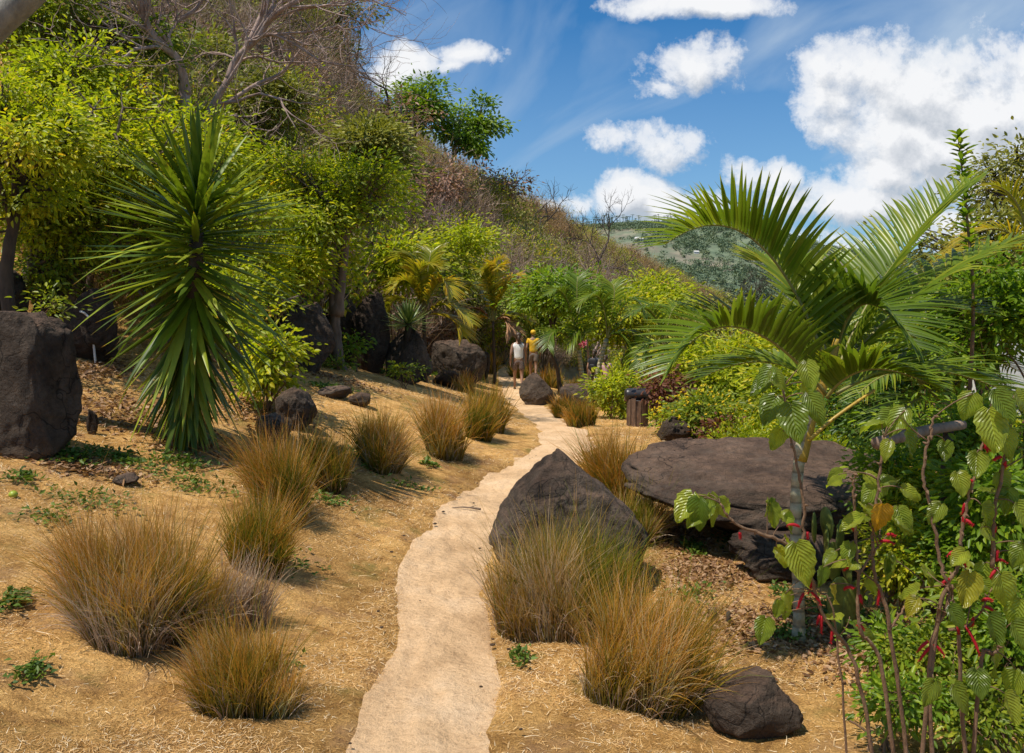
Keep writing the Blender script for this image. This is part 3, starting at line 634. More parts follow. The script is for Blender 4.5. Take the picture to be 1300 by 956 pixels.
# ------------------------------------------------------------------ trees and shrubs
def tips_in(c, r, n, rng, lump=.35, shell=.45, seed=0, flat=0.):
    d = nrm(rng.normal(size=(n * 3, 3))); d = d[d[:, 2] > -.75 + flat][:n]
    lum = 1 + lump * fbm(d * 1.7 + seed * 3.1, 3, seed)
    q = (shell + (1 - shell) * rng.rand(len(d))) * lum
    return c + d * q[:, None] * r
def lobes_in(c, r, n, rng, seed=0, k=None, shell=.25):
    k = k or rng.randint(14, 22); d = nrm(rng.normal(size=(k, 3)) + [0, 0, .05]); q = rng.uniform(.35, 1.0, k)
    C = c + d * q[:, None] * r; R_ = rng.uniform(.16, .38, k)[:, None] * np.array(r)[None] * rng.uniform(.55, 1.5, (k, 3))
    C[0] = c; R_[0] = np.array(r) * .5
    w = R_.prod(1) ** .5; w /= w.sum(); i = rng.choice(k, size=n, p=w)
    e = nrm(rng.normal(size=(n, 3)) + [0, 0, .25]); qq = (shell + (1 - shell) * rng.rand(n)) * (1 + rng.uniform(.1, .7, n) * (rng.rand(n) < .22))
    e[:, 2] *= .8
    return C[i] + e * qq[:, None] * R_[i], i, rng.rand(k)
def crown(mb_w, mb_l, base, c, r, rng, n_limb=6, n_tip=160, leaf=.07, per=60, ratio=.45, cl=.22, rad=.06, seed=0, trunk=None, lump=.35, shell=.4, droop=.2, up=.7, fine=True, twr=1., bare=0., wood_k=5):
    """branch skeleton from base to crown and leaves round its tips (local coordinates)"""
    base = np.asarray(base, float); c = np.asarray(c, float); r = np.asarray(r, float)
    if trunk is None:
        fork = base + (c - base) * .55
        mid = (base + fork) / 2 + rng.normal(0, .05, 3) * np.linalg.norm(fork - base)
        trunk = [(base, mid, fork)]
    forks = []
    for tp in trunk:
        P = catm(np.array(tp), 6); P = P + rng.normal(0, .01, P.shape) * rad * 6
        rr = np.linspace(rad, rad * .6, len(P)); rr[:2] *= 1.25
        tube(mb_w, P, rr, 8, (rng.rand(), 0, rng.rand())); forks.append(P)
    limbs = []
    L = tips_in(c, r * .55, n_limb, rng, .2, .6, seed + 1)
    for q in L:
        F = forks[rng.randint(len(forks))]; s = F[rng.randint(int(len(F) * .55), len(F))]
        m = (s + q) / 2 + np.array([0, 0, .12 * np.linalg.norm(q - s)]) + rng.normal(0, .08, 3) * np.linalg.norm(q - s)
        P = bez(s, m, q, 8); tube(mb_w, P, np.linspace(rad * .5, rad * .2, 8) * twr, wood_k, (rng.rand(), 0, 0)); limbs.append(P)
    tips, li, tone = lobes_in(c, r, n_tip, rng, seed)
    LP = np.concatenate(limbs); 
    for q in tips:
        dd = np.linalg.norm(LP - q, axis=1); s = LP[np.argmin(dd + rng.rand(len(LP)) * .3 * r.mean())]
        m = (s + q) / 2 + rng.normal(0, .1, 3) * np.linalg.norm(q - s)
        tube(mb_w, bez(s, m, q, 4), np.linspace(rad * .2, rad * .08, 4) * twr, 3, (rng.rand(), 0, 0), cap=False)
    if bare < 1 and mb_l is not None:
        nt_ = len(tips); kp_ = rng.rand(nt_) >= bare; keep = tips[kp_]; tn = tone[li[kp_]]
        leaf = leaf * 1.12; per = max(6, int(per * .46)); cl = cl * 1.0
        O = np.repeat(keep, per, 0); n = len(O)
        off = rng.normal(size=(n, 3)) * cl * [1, 1, .55]
        # leaves sit in flattened sprays
        P = O + off
        D = off / cl + nrm(P - c) * .8 + rng.normal(0, .5, (n, 3)); D[:, 2] -= droop
        Nv = np.array([-.12, -.22, up]) + nrm(P - c) * .3 + rng.normal(0, .38, (n, 3))
        Lf = leaf * rng.uniform(.6, 1.35, n)
        r0 = np.clip(rng.rand(n) * .5 + np.repeat(rng.rand(len(keep)) * .25 + tn * .3, per), 0, 1)
        leaves(mb_l, P, D, Nv, Lf, Lf * ratio, rng, fine=fine, r0=r0, droop=.2)
    return tips
def tree(name, label, cat, basepx, d, cpx, mat, bark='bark', depth=.8, group=None, basey=None, trunkpx=None, extra=None, **kw):
    """basepx: x pixel of the trunk foot; cpx = cx, cy, rx, ry of the crown in photo pixels at distance d"""
    seed = kw.get('seed', 0); rng = RS(seed + 3000); s = d / FPX
    b = gat(basepx, d); cx, cy, rx, ry = cpx; c = at(cx, cy, d) - b
    t = thing(name, label, cat, b, group)
    w = MB(); l = MB(); tr = None
    if name == 'shrub' and not trunkpx:
        tr = []
        for k_ in range(5):
            q_ = np.array([c[0] * .7, c[1] * .5, max(c[2], .2) * .6]) + rng.normal(0, .45, 3) * [rx * s, rx * s, ry * s * .3]
            tr.append([np.array([0, 0, -.05]) + rng.normal(0, .04, 3) * [1, 1, 0], q_ * [.35, .35, .5], q_])
        kw['rad'] = kw.get('rad', .05) * .6
    if trunkpx: tr = [[at(x, y, d) - b if y is not None else np.array([0, 0, -.1]) for x, y in q] for q in trunkpx]
    crown(w, l, (0, 0, -.1), c, (rx * s, rx * s * depth, ry * s), rng, trunk=tr, **kw)
    if extra: extra(w, l, b, rng)
    w.build('trunk', M[bark], t); 
    if l.n: l.build('crown', M[mat], t)
    return t
LT = 'leafy trees on the left bank'
tree('broadleaf_tree', 'leafy yellow green tree with dark trunk at the left edge above the slab', 'tree', 14, 10.4, (40, 190, 120, 150), 'yel', 'barkd', group=LT, seed=1, n_limb=9, n_tip=230, per=75, leaf=.075, cl=.17, rad=.09,
     trunkpx=[[(14, None), (8, 350), (18, 280), (30, 200)]])
tree('broadleaf_tree', 'yellow leaved tree crowded behind the top left of the yucca', 'tree', 75, 12, (150, 190, 130, 120), 'yel', 'bark', group=LT, seed=2, n_limb=9, n_tip=220, per=75, leaf=.08, cl=.2, rad=.08)
tree('broadleaf_tree', 'green tree with glossy leaves high in the top left corner', 'tree', 60, 15, (70, 30, 120, 80), 'grn', 'bark', group=LT, seed=3, n_limb=9, n_tip=260, per=75, leaf=.10, cl=.25, rad=.1)
tree('broadleaf_tree', 'sparse yellow leaved tree under the bare pink limbs', 'tree', 200, 16, (215, 165, 80, 36), 'yel', 'bark', group=LT, seed=4, n_limb=8, n_tip=110, per=40, leaf=.10, cl=.25, rad=.07)
tree('shrub', 'low yellow green bush filling the space behind the yucca', 'bush', 225, 12.5, (225, 290, 140, 80), 'yel', 'bark', group='bushes on the left bank', seed=5, n_limb=9, n_tip=260, per=60, leaf=.08, cl=.2, rad=.05)
tree('shrub', 'bright bush right of the yucca reaching down to the lawn', 'bush', 340, 10.2, (345, 455, 40, 62), 'yel', 'stem', group='bushes on the left bank', seed=6, n_limb=8, n_tip=120, per=32, leaf=.075, cl=.12, rad=.025, ratio=.6, shell=.3)
tree('broadleaf_tree', 'yellow green tree on a straight brown trunk above the dark rocks', 'tree', 432, 16.6, (432, 262, 92, 92), 'yel', 'bark', group=LT, seed=7, n_limb=14, n_tip=230, per=70, leaf=.10, cl=.26, rad=.12, lump=.45,
     trunkpx=[[(432, None), (428, 440), (424, 385), (422, 330), (428, 260)], [(427, 400), (434, 350), (440, 290)]])
tree('shrub', 'olive round bush with small pale leaves below the bare tree', 'bush', 340, 21, (342, 140, 55, 55), 'olive', 'bark', group='bushes on the left bank', seed=8, n_limb=9, n_tip=220, per=60, leaf=.11, cl=.3, rad=.06)
tree('broadleaf_tree', 'yellow green tree between the yucca and the straight trunked tree', 'tree', 345, 19, (350, 250, 75, 70), 'yel', 'bark', group=LT, seed=9, n_limb=9, n_tip=240, per=60, leaf=.11, cl=.28, rad=.08)
tree('shrub', 'shaded green bush on the bank left of the bent white pipe', 'bush', 40, 11.5, (60, 340, 60, 50), 'grn', 'barkd', group='bushes on the left bank', seed=10, n_limb=7, n_tip=90, per=36, leaf=.07, cl=.16, rad=.04)
tree('shrub', 'thin fresh green sapling in front of the flat faced slab', 'bush', 62, 9.2, (58, 400, 30, 40), 'grn', 'stem', group='bushes on the left bank', seed=11, n_limb=4, n_tip=26, per=16, leaf=.06, cl=.1, rad=.015)
tree('broadleaf_tree', 'dense green tree filling the upper left between the two corner limbs', 'tree', 120, 18, (110, 90, 100, 60), 'olive', 'bark', group=LT, seed=12, n_limb=9, n_tip=260, per=55, leaf=.12, cl=.35, rad=.1)
tree('broadleaf_tree', 'deep green tree at the far left edge behind the yellow trees', 'tree', -30, 14, (0, 250, 110, 150), 'grn', 'bark', group=LT, seed=13, n_limb=9, n_tip=240, per=60, leaf=.1, cl=.28, rad=.1)
tree('shrub', 'green bush behind the yucca trunk on the right side', 'bush', 300, 11.5, (300, 400, 55, 70), 'yel', 'stem', group='bushes on the left bank', seed=15, n_limb=7, n_tip=110, per=46, leaf=.07, cl=.16, rad=.03)
tree('shrub', 'small leafy plant at the foot of the straight brown trunk', 'bush', 430, 16.2, (432, 462, 26, 14), 'grn', 'stem', group='bushes on the left bank', seed=16, n_limb=5, n_tip=30, per=26, leaf=.08, cl=.12, rad=.02)
tree('shrub', 'small green plant growing against the rock pillar', 'bush', 450, 17, (450, 436, 14, 14), 'bright', 'stem', group='bushes on the left bank', seed=17, n_limb=5, n_tip=26, per=26, leaf=.08, cl=.12, rad=.02)
tree('shrub', 'leafy weed clump at the foot of the low split rock', 'bush', 512, 16.5, (515, 470, 22, 10), 'grn', 'stem', group='bushes on the left bank', seed=18, n_limb=5, n_tip=30, per=20, leaf=.07, cl=.1, rad=.015)
tree('shrub', 'yellow green bush on the bank above the spiky rosette plant', 'bush', 560, 30, (575, 330, 50, 45), 'yel', 'bark', group='bushes at the hill foot', seed=19, n_limb=8, n_tip=150, per=50, leaf=.14, cl=.4, rad=.05)
tree('shrub', 'green bush on the bank right of the yellow green tree crown', 'bush', 520, 27, (535, 360, 45, 40), 'olive', 'bark', group='bushes at the hill foot', seed=20, n_limb=8, n_tip=150, per=40, leaf=.14, cl=.4, rad=.05)
for _i, (_l, _b, _d, _c, _m, _n) in enumerate([
 ('yellow green foliage mass hanging over the dark rocks at the far left', 20, 11.6, (70, 270, 80, 60), 'yel', 200),
 ('yellow topped tree right behind the yucca tip', 240, 13.5, (255, 215, 90, 70), 'yel', 220),
 ('light green tree high on the left between two yellow crowns', 110, 13.5, (95, 110, 90, 60), 'yel', 220),
 ('small pale green tree on the slope over the straight trunked tree', 480, 26, (470, 190, 50, 40), 'olive', 160),
 ('tree with light olive crown below the bare limbs at the top', 300, 24, (260, 95, 70, 40), 'olive', 170)]):
    tree('broadleaf_tree', _l, 'tree', _b, _d, _c, _m, 'bark', group=LT, seed=120 + _i, n_limb=9, n_tip=_n, per=60, leaf=.0065 * _d, cl=.018 * _d, rad=.06)
for _i, (_l, _b, _d, _c, _m, _n) in enumerate([
 ('bright bush between the yucca and the pale topped boulder', 320, 13, (325, 345, 50, 50), 'yel', 140),
 ('small bush under the straight trunked tree on its left', 375, 15.8, (380, 340, 34, 34), 'yel', 90),
 ('yellow bush low on the slope right of the straight trunked tree', 500, 22, (500, 335, 40, 36), 'yel', 120)]):
    tree('shrub', _l, 'bush', _b, _d, _c, _m, 'stem', group='bushes on the left bank', seed=140 + _i, n_limb=8, n_tip=_n, per=50, leaf=.0065 * _d, cl=.017 * _d, rad=.04)
# mid distance round the walkers
MDG = 'trees and bushes beyond the walkers'
tree('broadleaf_tree', 'small tree with bright green canopy and dark leaning trunk behind the leaning rock', 'tree', 712, 24.5, (712, 372, 52, 24), 'bright', 'barkd', group=MDG, seed=30, n_limb=9, n_tip=150, per=60, leaf=.13, cl=.3, rad=.07, shell=.3,
     trunkpx=[[(712, None), (708, 470), (700, 440), (702, 390)]])
tree('shrub', 'wide yellow green bush behind the twin trunk palm', 'bush', 800, 28, (795, 400, 70, 42), 'yel', 'bark', group=MDG, seed=31, n_limb=9, n_tip=240, per=55, leaf=.14, cl=.4, rad=.06)
tree('shrub', 'green bush between the palms directly above the walkers', 'bush', 690, 32, (690, 412, 42, 34), 'grn', 'bark', group=MDG, seed=32, n_limb=8, n_tip=150, per=50, leaf=.15, cl=.4, rad=.05)
tree('shrub', 'green bush with yellow speckles left of the wooden slat post', 'bush', 778, 17, (782, 500, 34, 32), 'yel', 'stem', group=MDG, seed=33, n_limb=8, n_tip=110, per=34, leaf=.09, cl=.18, rad=.025, shell=.25)
tree('shrub', 'rust red leaved shrub right above the wooden slat post', 'bush', 838, 15.5, (838, 488, 34, 28), 'rustleaf', 'stem', group=MDG, seed=34, n_limb=8, n_tip=80, per=26, leaf=.09, cl=.15, rad=.025)
tree('shrub', 'dense yellow green bush right of the lower left palm frond', 'bush', 915, 20, (920, 470, 72, 48), 'yel', 'bark', group=MDG, seed=35, n_limb=9, n_tip=300, per=60, leaf=.12, cl=.32, rad=.05)
tree('shrub', 'flowering shrub with yellow blossoms behind the flat topped boulder', 'bush', 880, 13.5, (895, 528, 58, 30), 'grn', 'stem', group=MDG, seed=36, n_limb=9, n_tip=170, per=36, leaf=.075, cl=.18, rad=.025,
     extra=None)
tree('shrub', 'yellow green bush behind the right end of the flat topped boulder', 'bush', 990, 14, (1000, 515, 75, 48), 'yel', 'stem', group=MDG, seed=37, n_limb=9, n_tip=240, per=46, leaf=.085, cl=.22, rad=.03)
tree('shrub', 'dark green bush low behind the palm fronds', 'bush', 1080, 12, (1085, 520, 80, 60), 'deep', 'stem', group=MDG, seed=38, n_limb=9, n_tip=220, per=46, leaf=.08, cl=.2, rad=.03)
tree('shrub', 'olive bush on the slope behind the upper left palm frond', 'bush', 880, 38, (880, 412, 70, 34), 'olive', 'bark', group=MDG, seed=39, n_limb=9, n_tip=200, per=46, leaf=.18, cl=.5, rad=.05)
tree('shrub', 'green bush on the slope right behind the palm crown', 'bush', 1010, 30, (1010, 440, 90, 50), 'grn', 'bark', group=MDG, seed=40, n_limb=9, n_tip=220, per=50, leaf=.16, cl=.45, rad=.05)
tree('shrub', 'low red leaved shrub at the back edge of the flat topped boulder', 'bush', 915, 12.4, (918, 545, 30, 14), 'rustleaf', 'stem', group=MDG, seed=41, n_limb=6, n_tip=50, per=20, leaf=.07, cl=.1, rad=.02)
tree('shrub', 'yellow bush in front of the brown slope left of the palm fronds', 'bush', 830, 34, (835, 380, 40, 30), 'yel', 'bark', group=MDG, seed=42, n_limb=8, n_tip=130, per=46, leaf=.17, cl=.45, rad=.05)
tree('shrub', 'wide green bush at the hill foot left of the walkers', 'bush', 640, 36, (640, 395, 60, 30), 'grn', 'bark', group=MDG, seed=43, n_limb=8, n_tip=180, per=50, leaf=.16, cl=.45, rad=.05)
tree('shrub', 'leafy bush at the bank behind the yellowing palms', 'bush', 590, 33, (590, 385, 60, 30), 'olive', 'bark', group=MDG, seed=44, n_limb=8, n_tip=180, per=50, leaf=.16, cl=.45, rad=.05)
# yellow blossoms on the flowering shrub
ft = [o for o in bpy.data.objects if o.get('label', '').startswith('flowering shrub')][0]
rng = RS(55); c0 = at(895, 528, 13.5) - np.array(ft.location); s = 13.5 / FPX; nfl = 240
P = c0 + nrm(rng.normal(size=(nfl, 3))) * rng.uniform(.75, 1.15, (nfl, 1)) * np.array([62 * s, 50 * s, 34 * s]); mb = MB()
for k in range(5):
    a = k * 1.2566; D = np.tile([math.cos(a), .3, math.sin(a)], (nfl, 1)) + rng.normal(0, .3, (nfl, 3)); leaves(mb, P, D, np.tile([0, -.6, .8], (nfl, 1)), .03, .024, rng, fine=False)
mb.build('blossoms', M['flower'], ft)

# right side
RG = 'dense shrubs at the right edge'
tree('broadleaf_tree', 'small leaved tree with open crown in the upper right corner', 'tree', 1330, 11, (1300, 230, 75, 70), 'olive', 'barkd', group=RG, seed=50, n_limb=10, n_tip=190, per=44, leaf=.065, cl=.17, rad=.06, lump=.55, shell=.2)
tree('broadleaf_tree', 'dense dark leafy tree behind the right palm fronds', 'tree', 1240, 9.5, (1240, 320, 90, 60), 'olive', 'barkd', group=RG, seed=51, n_limb=10, n_tip=230, per=44, leaf=.07, cl=.16, rad=.06)
tree('shrub', 'glossy green bush filling the right edge below the palm fronds', 'bush', 1250, 7.6, (1250, 420, 100, 95), 'bright', 'stem', group=RG, seed=52, n_limb=12, n_tip=300, per=40, leaf=.075, cl=.13, rad=.04, ratio=.38)
tree('shrub', 'mid green bush right of the brown pole', 'bush', 1230, 6.4, (1235, 560, 85, 80), 'bright', 'stem', group=RG, seed=53, n_limb=12, n_tip=240, per=34, leaf=.06, cl=.1, rad=.03, ratio=.35)
tree('shrub', 'feathery light green bush behind the red catkin stems', 'bush', 1190, 5.6, (1180, 640, 75, 55), 'yel', 'stem', group=RG, seed=54, n_limb=10, n_tip=200, per=34, leaf=.055, cl=.09, rad=.02, ratio=.25)
tree('shrub', 'dark green bush at the lower right edge', 'bush', 1290, 5.2, (1290, 700, 80, 90), 'deep', 'stem', group=RG, seed=55, n_limb=10, n_tip=170, per=30, leaf=.06, cl=.1, rad=.02)
tree('shrub', 'low green seedlings around the foot of the catkin stems', 'bush', 1190, 5.0, (1180, 740, 70, 34), 'grn', 'stem', group=RG, seed=56, n_limb=8, n_tip=70, per=16, leaf=.05, cl=.08, rad=.012)
tree('shrub', 'dark green bush in the gap under the palm crown', 'bush', 1130, 9, (1130, 530, 70, 45), 'deep', 'stem', group=RG, seed=57, n_limb=9, n_tip=160, per=36, leaf=.07, cl=.13, rad=.03)
tree('shrub', 'green bush in the right corner at the bottom', 'bush', 1300, 3.9, (1300, 870, 70, 60), 'deep', 'stem', group=RG, seed=58, n_limb=8, n_tip=70, per=18, leaf=.05, cl=.07, rad=.012)

for _i, (_l, _b, _d, _c, _m, _n, _lf) in enumerate([
 ('yellow green bush at the right edge behind the blue grey roofed hut', 1290, 12, (1280, 380, 80, 60), 'bright', 150, .08),
 ('light green bush between the palm crown and the right edge bushes', 1180, 8.4, (1180, 420, 60, 70), 'bright', 170, .07),
 ('bright leafy bush low behind the prickly pear', 1130, 5.9, (1140, 620, 50, 50), 'bright', 130, .055),
 ('leafy bush with pale twigs at the right edge above the ground', 1260, 4.7, (1265, 640, 60, 50), 'bright', 110, .055),
 ('low broad bush beside the catkin stems at the lower right', 1250, 4.2, (1255, 790, 60, 45), 'grn', 90, .05),
  ('fine leaved light bush behind the right catkin stems near the ground', 1215, 4.8, (1215, 705, 60, 50), 'bright', 120, .04),
 ('fine leaved yellow green bush between the cactus and the right catkin stems', 1150, 5.0, (1150, 700, 45, 45), 'yel', 100, .04),
 ('low fine leaved bush at the far lower right corner', 1290, 3.9, (1290, 800, 50, 60), 'bright', 90, .038),
 ('low spreading plant covering the ground under the right catkin stems', 1185, 4.1, (1190, 830, 60, 32), 'grn', 90, .036),
 ('low leafy plant at the bottom edge under the middle catkin stems', 1130, 3.75, (1140, 890, 60, 32), 'bright', 70, .034),
 ('dark leafy plant at the bottom edge right of the catkin stems', 1250, 3.6, (1250, 910, 60, 40), 'grn', 80, .034),
 ('small seedling bush between the middle catkin stems', 1120, 4.3, (1130, 815, 40, 24), 'bright', 40, .04)]):
    tree('shrub', _l, 'bush', _b, _d, _c, _m, 'stem', group=RG, seed=160 + _i, n_limb=9, n_tip=_n, per=34, leaf=_lf, cl=_lf * 1.9, rad=.014)
# upright leafy shoot against the clouds
def shoot():
    d = 6.2; b = gat(1222, d + .2); t = thing('leafy_shoot', 'single upright shoot with paired green leaves standing against the clouds', 'plant', b)
    w = MB(); l = MB(); rng = RS(60)
    P = catm([[0, 0, 0], at(1235, 420, d) - b, at(1228, 280, d) - b, at(1216, 172, d) - b], 14); tube(w, P, np.linspace(.018, .004, len(P)), 6)
    for k in range(len(P)):
        if P[k][2] < (at(0, 430, d) - b)[2]: continue
        for a in range(5):
            th = a * 1.2566 + k * .7; D = np.array([[math.cos(th), math.sin(th), .75]]); leaves(l, P[k:k + 1] + rng.normal(0, .012, 3), D, np.array([[-math.cos(th) * .5, -math.sin(th) * .5, 1.]]), rng.uniform(.07, .12), .04, rng)
    w.build('stem', M['stem'], t); l.build('leaves', M['bright'], t)
shoot()

# ------------------------------------------------------------------ bare trees
def limb(mb, p, dr, L, r, depth, rng, wander=.25, up=.12, tapr=.62, nb=(2, 4), tk=3):
    n = 6; P = [np.array(p, float)]; dr = nrm(np.array(dr, float))
    for i in range(n):
        dr = nrm(dr + rng.normal(0, wander * .5, 3) + [0, 0, up * .5]); P.append(P[-1] + dr * L / n)
    P = np.array(P); tube(mb, P, np.linspace(r, r * .55, n + 1), 7 if r > .03 else 4 if r > .012 else 3, (rng.rand(), 0, rng.rand()), cap=False)
    if depth <= 0: return
    for k in range(rng.randint(*nb) + 1):
        q = P[rng.randint(2, n + 1)] if k else P[-1]
        a = nrm(rng.normal(size=3)); nd = nrm(dr + a * .85)
        limb(mb, q, nd, L * rng.uniform(.5, .8), r * .55, depth - 1, rng, wander, up, tapr, nb)
def bare(name, label, basepx, d, toppx, r, seed, bark='barkp', depth=4, group='bare trees on the hillside', L=None, nst=1):
    rng = RS(seed + 5000); b = gat(basepx, d); t = thing(name, label, 'tree', b, group); mb = MB(); tp = at(*toppx, d) - b; Lh = np.linalg.norm(tp)
    for k in range(nst):
        dr = tp / Lh + (rng.normal(0, .3, 3) if k else 0)
        limb(mb, (0, 0, -.1), dr, Lh * .45, r, depth, rng, .3, .1)
    mb.build('branches', M[bark], t); return t
# the big pale-limbed tree at the top left
def big_bare():
    d = 15.5; b = gat(246, d); t = thing('bare_tree', 'big leafless tree with thick pinkish curved limbs across the top left', 'tree', b, 'bare trees on the hillside'); mb = MB(); rng = RS(71)
    def pl(pts, r0, r1, sub, depth=3, Ls=1.6, dz=0):
        r0, r1 = r0 * .62, r1 * .62; P = np.array([at(x, y, d + dd) - b for x, y, dd in pts]); P = catm(P, 6); n = len(P)
        tube(mb, P, np.linspace(r0, r1, n), 9, (rng.rand(), 0, rng.rand()))
        for k in range(sub):
            q = rng.randint(n // 5, n); rr = r0 + (r1 - r0) * q / n; tg = nrm(P[min(q + 1, n - 1)] - P[q - 1])
            limb(mb, P[q], tg + nrm(rng.normal(size=3)) * .9, Ls * rng.uniform(.5, 1), rr * .5, depth, rng, .35, .05)
    pl([(250, 330, .3), (246, 250, .1), (240, 160, 0), (232, 100, 0)], .2, .15, 4)
    pl([(238, 120, 0), (225, 75, -.3), (195, 48, -.6), (180, 10, -.8), (172, -30, -1)], .13, .09, 9)
    pl([(290, 100, 0), (300, 75, .0), (325, 50, -.1), (345, 22, -.2), (370, 5, -.3), (420, -20, -.3)], .11, .07, 12)
    pl([(245, 200, 0), (262, 150, .1), (290, 100, 0), (315, 55, 0.3), (345, -10, .5)], .13, .06, 8)
    pl([(325, 50, -.1), (345, 44, 0), (380, 60, .1), (410, 78, .1), (455, 85, .2)], .06, .02, 9, 2)
    pl([(232, 100, 0), (215, 40, .3), (250, 10, .5), (270, -30, .5)], .08, .05, 8)
    pl([(262, 150, .1), (320, 110, .4), (360, 90, .6), (400, 40, .6), (440, 10, .6)], .07, .02, 9, 3)
    mb.build('branches', M['barkp'], t)
big_bare()
tb = bare('bare_tree', 'thin leafless sapling sticking up on the ridge against the sky', 488, 52, (500, 20), .10, 1, 'barkd', 4)
bare('bare_tree', 'leafless tree with fine twigs at the edge of the ridge near the top', 455, 50, (452, 10), .13, 2, 'bark', 5, L=1)
bare('bare_tree', 'bare twiggy tree on the ridge right of the green tree', 685, 74, (690, 205), .15, 3, 'barkd', 4)
bare('bare_tree', 'spreading leafless tree on the ridge above the distant hill', 745, 80, (768, 235), .18, 4, 'barkd', 5)
bare('bare_tree', 'small leafless tree on the ridge left of the spreading one', 655, 72, (652, 200), .12, 5, 'bark', 4)
bare('bare_tree', 'leafless greyish tree standing on the brown slope above the palms', 665, 38, (640, 290), .09, 6, 'barkp', 5, nst=2)
bare('bare_tree', 'leafless bushy tree above the twin trunk palm', 745, 42, (760, 300), .09, 7, 'barkp', 5, nst=3)
bare('bare_tree', 'leafless tree beside the yellow green crown on the slope', 535, 36, (560, 250), .09, 8, 'barkp', 5, nst=2)
bare('bare_tree', 'leafless tree with dark twigs before the distant hill', 925, 60, (925, 320), .12, 9, 'barkd', 5, nst=2)
bare('bare_tree', 'leafless tree on the slope below the ridge sapling', 470, 40, (440, 130), .1, 10, 'barkp', 5, nst=2)
# corner limb of a nearer tree, top left
def corner():
    d = 7.5; b = gat(-190, d); t = thing('broadleaf_tree', 'thick grey leaning branch crossing the top left corner', 'tree', b, LT); mb = MB()
    P = catm([[0, 0, -.2], at(-150, 250, d) - b, at(-40, 70, d) - b, at(45, -15, d) - b, at(90, -80, d) - b], 8); tube(mb, P, np.linspace(.17, .10, len(P)), 12)
    P2 = catm([at(-20, 45, d) - b, at(10, 15, d) - b, at(60, 30, d - .3) - b, at(0, 60, d) - b][:3], 6); 
    mb.build('trunk', M['barkg'], t); l = MB(); w = MB(); rng = RS(44); crown(w, l, at(60, -60, d) - b, at(60, -170, d) - b, (1.1, 1, .6), rng, n_tip=60, per=30, leaf=.06); w.build('branches', M['bark'], t); l.build('crown', M['grn'], t)
corner()
# green tree on the ridge with brown dead clusters
tree('broadleaf_tree', 'fresh green tree leaning out from the ridge against the blue sky', 'tree', 560, 55, (590, 160, 44, 40), 'bright', 'barkg', group='trees on the ridge', seed=80, n_limb=12, n_tip=120, per=80, leaf=.22, cl=.38, rad=.14, lump=.6, shell=.25, ratio=.6)
tree('broadleaf_tree', 'half brown half green tree left of the leaning ridge tree', 'tree', 520, 53, (525, 135, 48, 45), 'bright', 'barkg', group='trees on the ridge', seed=81, n_limb=12, n_tip=120, per=60, leaf=.26, cl=.5, rad=.14, lump=.4)
tree('broadleaf_tree', 'tree with hanging brown dead leaves in front of the ridge trees', 'tree', 520, 49, (515, 150, 50, 40), 'brownleaf', 'barkp', group='trees on the ridge', seed=82, n_limb=12, n_tip=60, per=22, leaf=.24, cl=.4, rad=.12, lump=.4)
tree('broadleaf_tree', 'dark green tree crown on the ridge above the bare limbs', 'tree', 400, 46, (395, 20, 60, 50), 'olive', 'bark', group='trees on the ridge', seed=83, n_limb=10, n_tip=130, per=60, leaf=.24, cl=.5, rad=.12)
tree('broadleaf_tree', 'dead leaved brown tree in the middle of the slope', 'tree', 560, 42, (565, 225, 48, 26), 'brownleaf', 'barkp', group='trees on the ridge', seed=84, n_limb=10, n_tip=60, per=24, leaf=.22, cl=.45, rad=.1)
tree('broadleaf_tree', 'dead leaved brown tree on the slope below the green ridge tree', 'tree', 620, 56, (625, 235, 42, 24), 'brownleaf', 'barkp', group='trees on the ridge', seed=85, n_limb=10, n_tip=60, per=24, leaf=.24, cl=.5, rad=.1)

# ------------------------------------------------------------------ hillside scrub
def bush_mesh(kind, seed):
    rng = RS(seed + 7000); w = MB(); l = MB(); r = np.array([1.0, 1.0, .8]); c = np.array([0, 0, .75])
    # upright twig fan
    n = 260 if kind == 'twig' else 110
    a = rng.uniform(0, 6.28, n); q = rng.rand(n) ** .7
    D = np.stack([np.cos(a) * q * .9, np.sin(a) * q * .9, np.ones(n)], -1) + rng.normal(0, .15, (n, 3)); B = rng.normal(0, .18, (n, 3)) * [1, 1, .1]
    L = rng.uniform(.9, 1.8, n); ribbons(w, B, D, L, .02, rng.uniform(-.1, .2, n), rng, 4, curl=.2)
    m = n * 5; k = rng.randint(0, n, m); f = rng.uniform(.3, .95, m)[:, None]; Dn = nrm(D)
    B2 = B[k] + Dn[k] * L[k][:, None] * f; D2 = Dn[k] + nrm(rng.normal(size=(m, 3))) * .9
    ribbons(w, B2, D2, rng.uniform(.2, .55, m), .012, rng.uniform(-.1, .2, m), rng, 2, curl=.2)
    if kind != 'twig':
        nt_ = 70; T_ = tips_in(c, r, nt_, rng, .4, .45, seed); per = 34 if kind != 'sparse' else 12
        O = np.repeat(T_, per, 0); nn = len(O); off = rng.normal(size=(nn, 3)) * .16; P = O + off
        leaves(l, P, off / .16 + rng.normal(0, .5, (nn, 3)), np.array([0, 0, .8]) + rng.normal(0, .5, (nn, 3)), rng.uniform(.06, .13, nn), rng.uniform(.03, .07, nn), rng, fine=False)
    return w, l
kinds = [('twig', None), ('twig', None), ('sparse', 'brownleaf'), ('full', 'olive'), ('full', 'yel'), ('sparse', 'olive'), ('full', 'brownleaf')]
LAB = {0: 'bare greyish brown brush bush on the dry hillside', 1: 'bare upright twiggy bush on the dry hillside', 2: 'twiggy bush with a few brown leaves on the dry hillside', 3: 'olive green bush on the dry hillside',
       4: 'yellow green bush on the dry hillside', 5: 'thin half leafless olive bush on the dry hillside', 6: 'bush covered in dead brown leaves on the dry hillside'}
proto = []
